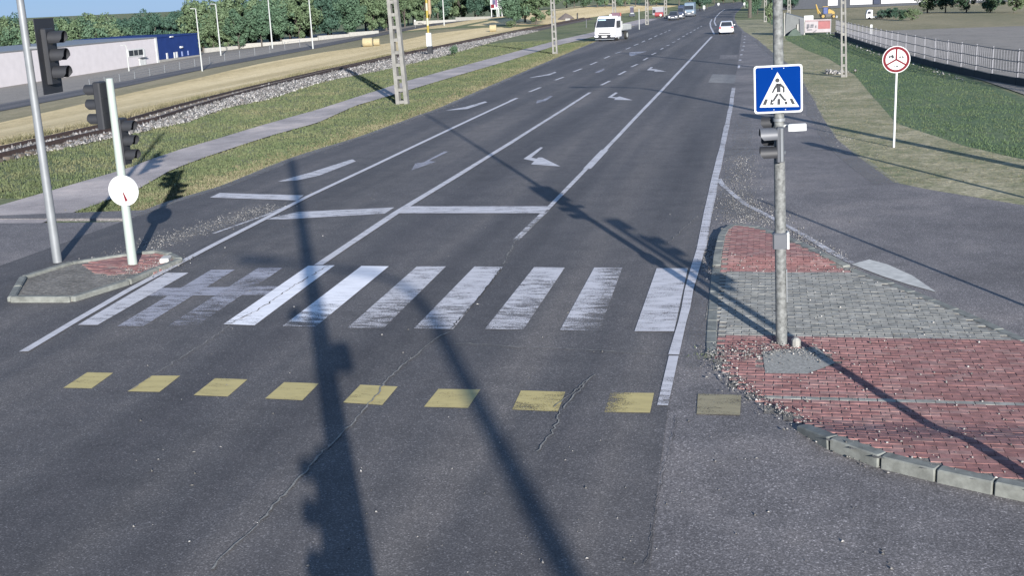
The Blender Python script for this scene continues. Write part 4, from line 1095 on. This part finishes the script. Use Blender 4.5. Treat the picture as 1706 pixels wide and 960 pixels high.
# ------------------------------------------------------------------ vehicles
CARW = plain('white_car_paint', (.45, .45, .46), .25, 0, .02); CARD = plain('dark_car_paint', (.05, .055, .07), .25, 0, .05); CARS = plain('silver_car_paint', (.08, .083, .095), .3, .2, .05); CARB = plain('pale_blue_paint', (.12, .16, .2), .4, 0, .05); CARK = plain('navy_paint', (.035, .045, .075), .3, 0, .05)
TAIL = plain('tail_lamp', (.4, .03, .03), .3); HEADL = plain('head_lamp', (.7, .72, .75), .15); PLATE = plain('number_plate', (.75, .75, .72), .4)
def wheel(root, x, y, r, w_=.2):
    m = MB(); m.tube([(x-w_/2, y, r), (x+w_/2, y, r)], r, 18); o = m.build('wheel', TYRE, root, True)
    m = MB(); sd = 1 if x > 0 else -1; m.tube([(x+sd*(w_/2-.01), y, r), (x+sd*(w_/2+.012), y, r)], r*.6, 14); m.build('rim', LIGHTG, o)
def car(loc, rz, label, paint_, kw=1., group=None, hatch=False, name='car', cat='car'):
    """y forward; rear at -y"""
    t = thing(name, label, cat, loc, rz, group); t.scale = (kw, kw, kw)
    L = 2.1 if not hatch else 1.95; h = .88
    prof = [(-L, .42, .80), (-L-.04, .62, .84), (-L+.02, .84, .80), (-L+.35, .93, .76), (-1.2, .96, .78), (.75, .93, .80), (1.5, .84, .78), (L-.08, .70, .74), (L, .48, .78), (L-.08, .26, .82), (-L+.05, .26, .80)]
    m = MB(); m.prism(prof); b = m.build('body', paint_, t); bv_ = b.modifiers.new('soft', 'BEVEL'); bv_.width = .06; bv_.segments = 2; bv_.limit_method = 'ANGLE'; bv_.angle_limit = R(25)
    r0 = -1.62 if not hatch else -1.9
    cab = [(r0, .93, .70), (r0+.55 if not hatch else r0+.3, 1.38, .56), (-.1, 1.44, .57), (.35, 1.36, .57), (1.05, .93, .70)]
    MB().prism(cab).build('window_glass', GLASS, t)
    rf = [(r0+.50 if not hatch else r0+.22, 1.375, .585), (r0+.62 if not hatch else r0+.38, 1.42, .59), (-.1, 1.475, .59), (.32, 1.40, .59), (.30, 1.37, .58)]
    rr_ = MB(); rr_.prism(rf); ro = rr_.build('roof', paint_, t)
    for sd in (-1, 1):
        m = MB()
        m.tube([(sd*.715, r0-.01, .93), (sd*.585, rf[0][0]+.03, 1.39)], .05, 6); m.tube([(sd*.715, 1.06, .93), (sd*.585, .34, 1.38)], .035, 6); m.tube([(sd*.715, -.15, .93), (sd*.59, -.2, 1.42)], .04, 6)
        m.build('pillar', paint_, t)
        for y in (-1.25, 1.3): wheel(t, sd*.74, y, .31)
        MB().box((sd*.68, -L-.01, .76), (.2, .1, .2), bev=.02).build('tail_light', TAIL, t)
        MB().box((sd*.6, L-.06, .62), (.3, .12, .14), bev=.02).build('headlight', HEADL, t)
        MB().box((sd*.9, .72, .98), (.16, .1, .12), bev=.02).build('mirror', paint_, t)
    MB().box((0, -L-.05, .66), (.5, .02, .11)).build('number_plate', PLATE, t); MB().box((0, L+.01, .48), (.5, .02, .11)).build('number_plate', PLATE, t)
    MB().box((0, -L-.0, .36), (1.5, .14, .2), bev=.04).build('bumper', paint_, t); MB().box((0, L-.02, .40), (1.5, .12, .2), bev=.04).build('bumper', DKGREY, t)
    return t
b = at(1209.3, 57); s = mpp(b)
car(b+Vector((0, 2.0, 0)), R(1), 'white saloon car driving away on the right lane of the road', CARW, 24.5*s/1.70)
# white flatbed truck facing the camera
b = at(1009, 68.5); s = mpp(b)
tk = thing('flatbed_truck', 'white flatbed truck parked on the left verge facing the crossing', 'truck', b+Vector((-.1, .3, 0)), R(-12))
kx = 36.5*s/2; u = s
cabp = [(0, 5*u, kx), (-.05, 14*u, kx), (.05, 20*u, kx*.99), (.75, 38.5*u, kx*.93), (1.0, 40.5*u, kx*.90), (2.0, 40.5*u, kx*.90), (2.1, 38*u, kx*.95), (2.1, 6*u, kx)]
m = MB(); m.prism(cabp); cb = m.build('cab', CARW, tk); bv_ = cb.modifiers.new('soft', 'BEVEL'); bv_.width = .06; bv_.segments = 2
def slant(z): return .05+(z-20*u)*(.70/(18.5*u))
def quad_on(z0, z1, hw0, hw1, off, name, mat, x0=0, parent=tk):
    MB().add([(x0-hw0, slant(z0)-off, z0), (x0+hw0, slant(z0)-off, z0), (x0+hw1, slant(z1)-off, z1), (x0-hw1, slant(z1)-off, z1), (x0-hw0, slant(z0)+.05, z0), (x0+hw0, slant(z0)+.05, z0), (x0+hw1, slant(z1)+.05, z1), (x0-hw1, slant(z1)+.05, z1)], [(0, 1, 2, 3), (4, 7, 6, 5), (0, 4, 5, 1), (1, 5, 6, 2), (2, 6, 7, 3), (3, 7, 4, 0)]).build(name, mat, parent)
quad_on(22.5*u, 36.5*u, kx*.90, kx*.84, .02, 'windscreen', GLASS)
quad_on(33.5*u, 35.3*u, kx*.36, kx*.36, .04, 'sun_strip', plain('blue_strip', (.3, .42, .5), .5), -kx*.42)
MB().box((0, -.08, 13.2*u), (kx*1.1, .05, 1.2*u)).build('grille', DARK, tk)
MB().box((0, -.06, 7.6*u), (kx*1.98, .2, 6.2*u), bev=.05).build('bumper', DARK, tk)
MB().box((0, -.17, 7.9*u), (kx*.5, .03, 2.2*u)).build('number_plate', PLATE, tk)
MB().box((0, -.1, 3.2*u), (kx*1.8, .14, 1.2*u)).build('lower_bumper', GREYP, tk)
for sd in (-1, 1):
    MB().box((sd*kx*.78, -.15, 8.4*u), (kx*.36, .06, 2.8*u), bev=.02).build('headlight', HEADL, tk)
    MB().box((sd*kx*1.1, .55, 27*u), (.1, .16, 8*u), bev=.02).build('mirror', DARK, tk)
    MB().box((sd*(kx*.985), 1.1, 27*u), (.08, 1.0, 11*u)).build('side_window', GLASS, tk)
    for y in (1.1, 3.9): wheel(tk, sd*(kx-.16), y, .42, .26)
MB().box((0, 3.2, 11*u), (kx*1.2, 3.4, .3)).build('chassis', DKGREY, tk)
MB().box((0, 3.7, 16.5*u), (kx*2.04, 2.8, .14)).build('bed_floor', GREYP, tk)
for sd in (-1, 1): MB().box((sd*kx*1.0, 3.7, 20.5*u), (.06, 2.8, 8*u)).build('side_board', LIGHTG, tk)
MB().box((0, 2.3, 24*u), (kx*2.0, .06, 14*u)).build('headboard', LIGHTG, tk); MB().box((0, 5.1, 20.5*u), (kx*2.0, .06, 8*u)).build('tail_board', LIGHTG, tk)
MB().box((kx*.2, 1.3, 41.6*u), (.3, .2, .2), bev=.03).build('beacon', WHT, tk); MB().box((kx*.62, 1.4, 42.5*u), (.9, .35, .34), bev=.05).build('roof_bundle', plain('plum_tarp', (.12, .07, .09), .7), tk)
# parked vehicles farther on
b = at(1121, 33.5); s = mpp(b); car(b+Vector((0, 1.8, 0)), R(180), 'dark grey car parked on the left edge of the road facing the crossing', CARS, 16.5*s/1.7, None, True)
b = at(1134, 31.5); s = mpp(b)
def van(b, wpx, hpx, L, label, paint_, name, cat, glass_z=(.55, .82), rz=R(180)):
    s = mpp(b); kx = wpx*s/2; h = hpx*s; t = thing(name, label, cat, b+Vector((0, L/2, 0)), rz)
    m = MB(); m.prism([(L/2, .15*h, kx), (L/2+.05, .4*h, kx), (L/2-.15, .55*h, kx*.98), (L/2-.5, .9*h, kx*.93), (L/2-.8, h, kx*.9), (-L/2, h, kx*.92), (-L/2, .15*h, kx)]); o = m.build('body', paint_, t); bv2 = o.modifiers.new('soft', 'BEVEL'); bv2.width = .05; bv2.segments = 2
    g0, g1 = glass_z; sl_ = lambda z: L/2-.15-(z-.55)*1.0
    m = MB(); m.add([(-kx*.86, sl_(g0)+.02, g0*h), (kx*.86, sl_(g0)+.02, g0*h), (kx*.8, sl_(g1)+.02, g1*h), (-kx*.8, sl_(g1)+.02, g1*h), (-kx*.86, sl_(g0)-.1, g0*h), (kx*.86, sl_(g0)-.1, g0*h), (kx*.8, sl_(g1)-.1, g1*h), (-kx*.8, sl_(g1)-.1, g1*h)], [(0, 1, 2, 3), (4, 7, 6, 5), (0, 4, 5, 1), (1, 5, 6, 2), (2, 6, 7, 3), (3, 7, 4, 0)]).build('windscreen', GLASS, t)
    MB().box((0, L/2+.03, .22*h), (kx*1.9, .14, .2*h), bev=.03).build('bumper', DKGREY, t); MB().box((0, L/2+.12, .24*h), (.5, .02, .12)).build('number_plate', PLATE, t)
    for sd in (-1, 1):
        MB().box((sd*kx*.75, L/2+.06, .36*h), (kx*.35, .06, .08*h)).build('headlight', HEADL, t)
        MB().box((sd*kx*1.1, L/2-.5, .62*h), (.12, .1, .16*h)).build('mirror', DARK, t)
        for y in (-L/2+.9, L/2-.8): wheel(t, sd*(kx-.1), y, .33)
    return t
van(at(1134, 31.5), 9.5, 22, 4.6, 'dark van standing between the parked dark car and the pale blue lorry', CARK, 'van', 'van')
van(at(1148, 27.5), 17, 22.5, 6.5, 'pale blue lorry parked on the left edge of the road', CARB, 'lorry', 'lorry', (.52, .8))
# dark forklift-like machine on the verge
b = at(1053, 27.5); s = mpp(b); t = thing('loader_machine', 'small dark machine with raised mast standing on the grass behind the white truck', 'machine', b)
MB().box((0, 0, 3*s), (9*s, 1.6, 4*s), bev=.05).build('chassis', CARD, t); MB().box((-.2*s, .2, 10*s), (5.4*s, .8, 11*s), bev=.05).build('mast', plain('navy_dark', (.04, .035, .06), .6), t); MB().box((.6*s, -.3, 5.2*s), (6*s, .8, 3*s), bev=.05).build('hood', LIGHTG, t); MB().box((-.3*s, .3, 16*s), (7*s, .8, 1.6*s), bev=.03).build('roof', GREYP, t)
for sd in (-1, 1): wheel(t, sd*3.6*s, -.5, 1.8*s, .3)
b = at(1031.5, 27.5); s = mpp(b); t = thing('orange_barrier', 'orange red barrier box on the grass just right of the truck cab', 'barrier', b)
MB().box((0, 0, 3.6*s), (7*s, .5, 6.4*s), bev=.04).build('panel', plain('barrier_orange', (.22, .06, .04), .6), t); MB().box((0, 0, .5*s), (8*s, .8, 1*s)).build('foot', DKGREY, t)
# red trailer tank and white box van behind it
b = at(1098, 29.5); s = mpp(b); t = thing('red_tank_trailer', 'red tank trailer with white end parked beside the footpath', 'trailer', b)
m = MB(); m.tube([(-7*s, 0, 6*s), (-6.6*s, 0, 6*s), (6.6*s, 0, 6*s), (7*s, 0, 6*s)], [2.6*s, 3.6*s, 3.6*s, 2.6*s], 16); m.build('tank', plain('trailer_red', (.2, .035, .04), .5, 0, .12), t, True)
MB().box((0, 0, 2*s), (15*s, .9, .9*s)).build('frame', DARK, t)
m = MB(); m.tube([(3*s, -3.7*s, 4.6*s), (3*s, -3.8*s, 4.6*s)], 1.8*s, 14); m.build('white_panel', WHT, t)
for x in (-4, 4.5): 
    m = MB(); m.tube([(x*s, -.5, 1.4*s), (x*s, -.3, 1.4*s)], 1.4*s, 12); m.build('wheel', TYRE, t)
b = at(1097, 24); s = mpp(b); t = thing('site_cabin', 'pale site cabin behind the red tank trailer', 'cabin', b)
MB().box((0, 0, 6*s), (18*s, 3, 12*s), bev=.05).build('wall', plain('pale_lilac_panel', (.17, .17, .19), .6), t); MB().box((0, 0, 12.5*s), (19*s, 3.3, 1*s)).build('roof', LIGHTG, t); MB().box((-6*s, -1.55, 6*s), (4*s, .1, 5*s)).build('window', GLASS, t)
# mesh gate and posts by the footpath
for px_, py_, hp, lab in ((1065, 49, 34, 'thin pale post on the verge between the white truck and the far poles'), (977, 46, 14, 'thin dark post at the field side of the footpath by the truck')):
    b = at(px_, py_); s = mpp(b); o = MB().tube([(0, 0, 0), (0, 0, hp*s)], .055, 8).build('post', LIGHTG if px_ > 1000 else DKGREY); o.location = b; o['label'] = lab; o['category'] = 'post'
b = at(962, 33); s = mpp(b); o = MB().box((0, 0, 5.5*s), (2*s, .3, 11*s), bev=.05).tube([(0, 0, 9*s), (.8*s, 0, 12*s)], .7*s, 6).build('dark_post', DARK); o.location = b; o['label'] = 'dark stubby signal post beside the rails left of the truck'; o['category'] = 'post'
b = at(946, 35); s = mpp(b); o = MB().box((0, 0, 2.4*s), (8*s, .6, 4.6*s), bev=.05).build('concrete_box', CONCL); o.location = b; o['label'] = 'pale concrete box beside the rails left of the truck'; o['category'] = 'box'
b = at(945, 36); s = mpp(b); m = MB(); v = []; 
for i in range(13):
    for j in range(5):
        a = 6.2832*i/12; r_ = (1-j/4.)**.8; v.append((13*s*r_*math.cos(a)*(1+rng.uniform(-.08, .08)), 6*r_*math.sin(a), 10*s*(j/4)*(1+rng.uniform(-.06, .06))))
m.add(v, [(i*5+j, (i+1)*5+j, (i+1)*5+j+1, i*5+j+1) for i in range(12) for j in range(4)]); o = m.build('earth_mound', plain('brown_earth', (.13, .105, .09), .95, 0, .25, 2), None, True); o.location = at(943, 31); o['label'] = 'brown earth mound in the field behind the rails'; o['category'] = 'earth mound'
for px_, py_, hp, wd, lab in ((1171, 9, 9, 5, 'pale sign board in front of the bushes left of the bend'), (1173, 17, 8, 3.5, 'small pale marker post left of the bend'), (1197, 9.6, 5, 3, 'small white sign left of the far road'), (1241, 13, 16, 4.5, 'white board at the right edge of the far road'), (1283.5, 27, 7, 4.5, 'pale yellow green box beside the signal pole')):
    b = at(px_, py_); s = mpp(b); t = thing('sign_board', lab, 'sign', b)
    MB().box((0, 0, hp*s*.65), (wd*s, .1, hp*s*.7)).build('panel', WHT if px_ < 1280 else plain('lime_paint', (.55, .65, .35), .6), t); MB().box((0, .06, hp*s*.3), (.15, .08, hp*s*.6)).build('post', GREYP, t)

# ------------------------------------------------------------------ right yard: fence, banner, container, machines, halls
P = [Vector((x, y, zt(x, y))) for x, y in [(13.2, 40), (11.2, 47), (9.6, 55), (8.5, 65), (7.75, 76), (7.15, 88), (6.65, 101), (6.2, 116)]]
fr = thing('mesh_fence', 'grey mesh fence on a dark concrete base running along the right yard', 'fence', P[0])
FENM = plain('fence_grey', (.11, .112, .125), .6, .1, .08)
for a, b in zip(P, P[1:]):
    L = (b-a).length; n = max(1, round(L/2.6)); d = (b-a).normalized(); an = math.atan2(d.y, d.x)
    for i in range(n):
        p, q = a.lerp(b, i/n)-P[0], a.lerp(b, (i+1)/n)-P[0]; c_ = (p+q)/2; LL = (q-p).length
        MB().box(c_+Vector((0, 0, .1)), (LL-.03, .12, .4), an).build('base_panel', plain('dark_base', (.03, .034, .036), .85), fr)
        MB().box(p+Vector((0, 0, .7)), (.06, .06, 1.55), an).build('post', FENM, fr)
        m = MB(); k_ = int(LL/.3)
        for j in range(1, k_): m.box(p.lerp(q, j/k_)+Vector((0, 0, .93)), (.018, .018, .95), an)
        for z in (.52, .95, 1.4): m.box(c_+Vector((0, 0, z)), (LL, .025, .03), an)
        m.build('pickets', FENM, fr)
stones('rubble', [(interp(y, fence_line)-.5+rng.gauss(0, .18), y, zt(interp(y, fence_line)-.5, y)-.02) for y in [55+60*rng.random() for _ in range(260)]], 0.04, 0.12, [ST[0], ST[1], ST[2]], None, kind='stuff')
rp = at(1392, 122); stones('rubble', [(rp.x+rng.gauss(0, .3), rp.y+rng.gauss(0, .35), zt(rp.x, rp.y)+abs(rng.gauss(0, .06))) for _ in range(110)], .05, .16, [ST[0], ST[1], ST[2]], None, kind='stuff')
b = at(1443, 62); s = mpp(b); o = MB().box((0, 0, 7*s), (3.4*s, .1, 16*s)).build('fence_board', WHT); o.location = b+Vector((.4, 0, .3)); o['label'] = 'narrow white panel hung upright on the mesh fence'; o['category'] = 'panel'
b = at(1362, 57); s = mpp(b); t = thing('banner', 'printed banner, white at its left and red at its right, on posts by the yard', 'banner', b, R(-3))
MB().box((0, 0, 14*s), (41*s, .06, 21*s)).build('cloth', plain('banner_white', (.24, .22, .225), .6), t); MB().box((10.5*s, -.035, 15.5*s), (19.5*s, .012, 13*s)).build('red_print', plain('banner_red', (.2, .07, .07), .6), t); MB().box((0, -.035, 22.4*s), (40*s, .012, 2.4*s)).build('top_print', plain('banner_pink', (.2, .15, .155), .6), t)
for c_, d_ in (((-15.5, 14.5), (4.4, 6)), ((-16.5, 11), (3, 3)), ((-9, 15.5), (5, 3)), ((-9.5, 12.5), (5.6, 2)), ((-3, 13), (2, 4)), ((-13, 8), (8, 1.6))): MB().box((c_[0]*s, -.036, c_[1]*s), (d_[0]*s, .012, d_[1]*s)).build('dark_print', plain('banner_dark', (.08, .08, .09), .6), t)
for x in (-21, 15.5, 21): MB().box((x*s, .1, 12*s), (1.2*s, .12, 26*s)).build('post', CONC if x < 0 else GREYP, t)
b = at(1347, 40); s = mpp(b); o = MB().box((0, 0, 9*s), (15*s, .3, 10.5*s), bev=.03).box((0, .1, 2*s), (1*s, .1, 8*s)).build('white_board', WHT); o.location = b; o['label'] = 'blank white board standing above the left end of the banner'; o['category'] = 'board'
b = at(1322, 58.5); s = mpp(b); t = thing('skip_container', 'grey open container with a slanting side at the yard corner', 'container', b)
MB().plate([(-14*s, 0), (17*s, 0), (17*s, 27*s), (-12*s, 36*s), (-13*s, 20*s)], 0, 4).build('body', plain('container_grey', (.085, .092, .092), .6, 0, .12), t); MB().plate([(11*s, 1*s), (16.5*s, 1*s), (16.5*s, 25*s), (9*s, 27*s)], -.12, -.01).build('end_panel', DKGREY, t); MB().box((6.5*s, -.1, 13*s), (2.6*s, .15, 10*s)).build('pale_rib', CONCL, t)
MB().plate([(-10*s, 0), (14*s, 0), (3*s, 12*s), (-3*s, 9*s)], -1.2, -.02).build('tarp', plain('green_tarp', (.05, .07, .058), .8, 0, .2), t)
b = at(1306.5, 60); s = mpp(b); o = MB().tube([(0, 0, 0), (0, 0, 38*s)], 1.1*s, 8).build('concrete_post', CONCL); o.location = b; o['label'] = 'pale concrete post just right of the signal pole'; o['category'] = 'post'
# backhoe loader
b = at(1376, 30.5); s = mpp(b); t = thing('backhoe_loader', 'yellow backhoe loader with raised arm working in the right yard', 'digger', b)
DIG = plain('digger_yellow', (.24, .16, .03), .5, 0, .1)
MB().box((0, 0, 6*s), (20*s, 1.8, 5*s), bev=.08).build('chassis', plain('digger_dark', (.07, .065, .06), .7), t)
MB().box((-1.5*s, 0, 13.5*s), (8*s, 1.7, 11*s), bev=.1).build('cab', plain('cab_navy', (.05, .07, .16), .3), t); MB().box((-1.5*s, 0, 19.6*s), (9*s, 1.8, 1*s)).build('cab_roof', DIG, t)
m = MB(); m.prism([(0, 0, 0)]*3) if False else None
m.plate([(3*s, 8*s), (10*s, 6*s), (14*s, 9*s), (12*s, 12*s), (4*s, 16*s), (3*s, 14*s)], -.7, .7); m.build('bonnet', DIG, t)
m = MB(); m.tube([(8*s, -.6, 12*s), (13*s, -.6, 7*s), (15.5*s, -.6, 3*s)], .9*s, 8); m.tube([(8*s, .6, 12*s), (13*s, .6, 7*s), (15.5*s, .6, 3*s)], .9*s, 8); m.build('loader_arm', DIG, t); MB().plate([(14.5*s, 1*s), (18*s, .6*s), (18.5*s, 4*s), (15.5*s, 5*s)], -1, 1).build('bucket', GREYP, t)
m = MB(); m.tube([(-7*s, 0, 6*s), (-13*s, 0, 14*s)], [1.4*s, 1.1*s], 8); m.tube([(-13*s, 0, 14*s), (-16.5*s, 0, 24*s)], [1.2*s, .9*s], 8); m.tube([(-16.5*s, 0, 23.5*s), (-12.5*s, 0, 8*s)], [1.1*s, .9*s], 8); m.build('backhoe_arm', DIG, t)
for x, r_ in ((-5, 4.4), (12, 3.6)):
    for y in (-1., 1.):
        m = MB(); m.tube([(x*s, y-.15, r_*s), (x*s, y+.15, r_*s)], r_*s, 18); o = m.build('wheel', TYRE, t, True); m = MB(); m.tube([(x*s, y-.18, r_*s), (x*s, y+.18, r_*s)], r_*s*.55, 14); m.build('rim', DIG, o)
# small white lorry
b = at(1458, 31); s = mpp(b); t = thing('flatbed_lorry', 'small white lorry with a low empty bed at the back of the right yard', 'lorry', b)
m = MB(); m.plate([(-15*s, 2*s), (-5*s, 2*s), (-5*s, 15*s), (-11*s, 15.5*s), (-13.6*s, 14*s), (-15*s, 8*s)], -.9, .9); m.build('cab', CARW, t); m = MB(); m.plate([(-13.6*s, 9*s), (-8*s, 9*s), (-8*s, 13*s), (-12.6*s, 13*s)], -.93, .93); m.build('side_window', GLASS, t)
MB().box((5*s, 0, 3.4*s), (20*s, 1.7, 1.6*s)).build('bed', LIGHTG, t); MB().box((3*s, 0, 2*s), (22*s, .8, 1.2*s)).build('chassis', DARK, t)
for x in (-10, 4, 11):
    m = MB(); m.tube([(x*s, -.95, 1.9*s), (x*s, .95, 1.9*s)], 1.9*s, 14); m.build('wheel', TYRE, t, True)
# blue cabin and halls
b = at(1371.5, 12.5); s = mpp(b); t = thing('blue_cabin', 'dark blue cabin behind the backhoe loader', 'cabin', b); MB().box((0, 2, 9*s), (13*s, 4, 18*s), bev=.06).build('wall', plain('cabin_blue', (.015, .026, .08), .6), t); MB().box((0, 2, 18.3*s), (14*s, 4.4, .8*s)).build('roof', GREYP, t)
hb = at(1438, 11.5); s = mpp(hb); hl = 118*s; ha = R(-9)
hall = thing('white_hall', 'long white hall with dark blue bays at the top right', 'building', hb, ha)
WH = plain('hall_white', (.4, .4, .41), .6, 0, .04)
def col(px): return (px-1438)/118.*hl
MB().box((30, 8, 4.2), (hl*2.6+60, 14, 8.4)).build('wall', plain('hall_core', (.04, .045, .055), .7), hall)
for a, c2, mm_, nm in ((1379, 1397, WH, 'white_bay'), (1415, 1453, WH, 'white_bay'), (1453, 1465, plain('hall_blue', (.02, .027, .05), .6), 'blue_bay'), (1465, 1530, WH, 'white_bay'), (1536, 1590, WH, 'white_bay'), (1596, 1660, WH, 'white_bay')):
    MB().box(((col(a)+col(c2))/2, .9, 4.6), (col(c2)-col(a)-.3, .3, 8)).build(nm, mm_, hall)
for a, z, wd_, hh, mm_ in ((1437, 3.6, 4, 1.8, RED), (1441, 2.9, 1.2, 2.4, plain('poster_dark', (.05, .05, .09), .5)), (1447, 3.4, 1.6, 1.4, RED)):
    MB().box((col(a), .7, z), (wd_, .08, hh)).build('red_emblem', mm_, hall)

# ------------------------------------------------------------------ far hill
m = MB(); v = []; n = 60
for i in range(n+1):
    a = R(115)-R(110)*i/n; h = -18+9*math.sin(i*.31)+5*math.sin(i*.83+1)
    for r_, hh in ((2600, -60), (2900, h), (3300, h*.7)): v.append((r_*math.cos(a), r_*math.sin(a), hh))
m.add(v, [(i*3+j, i*3+3+j, i*3+4+j, i*3+1+j) for i in range(n) for j in range(2)]).build('hills', grassmat('hazy_wooded_hill', [(.07, .105, .115), (.085, .12, .125), (.10, .135, .13)], .01, .04), None, True, kind='structure')  # bluish tones put a slight distance haze into the hill's own colour
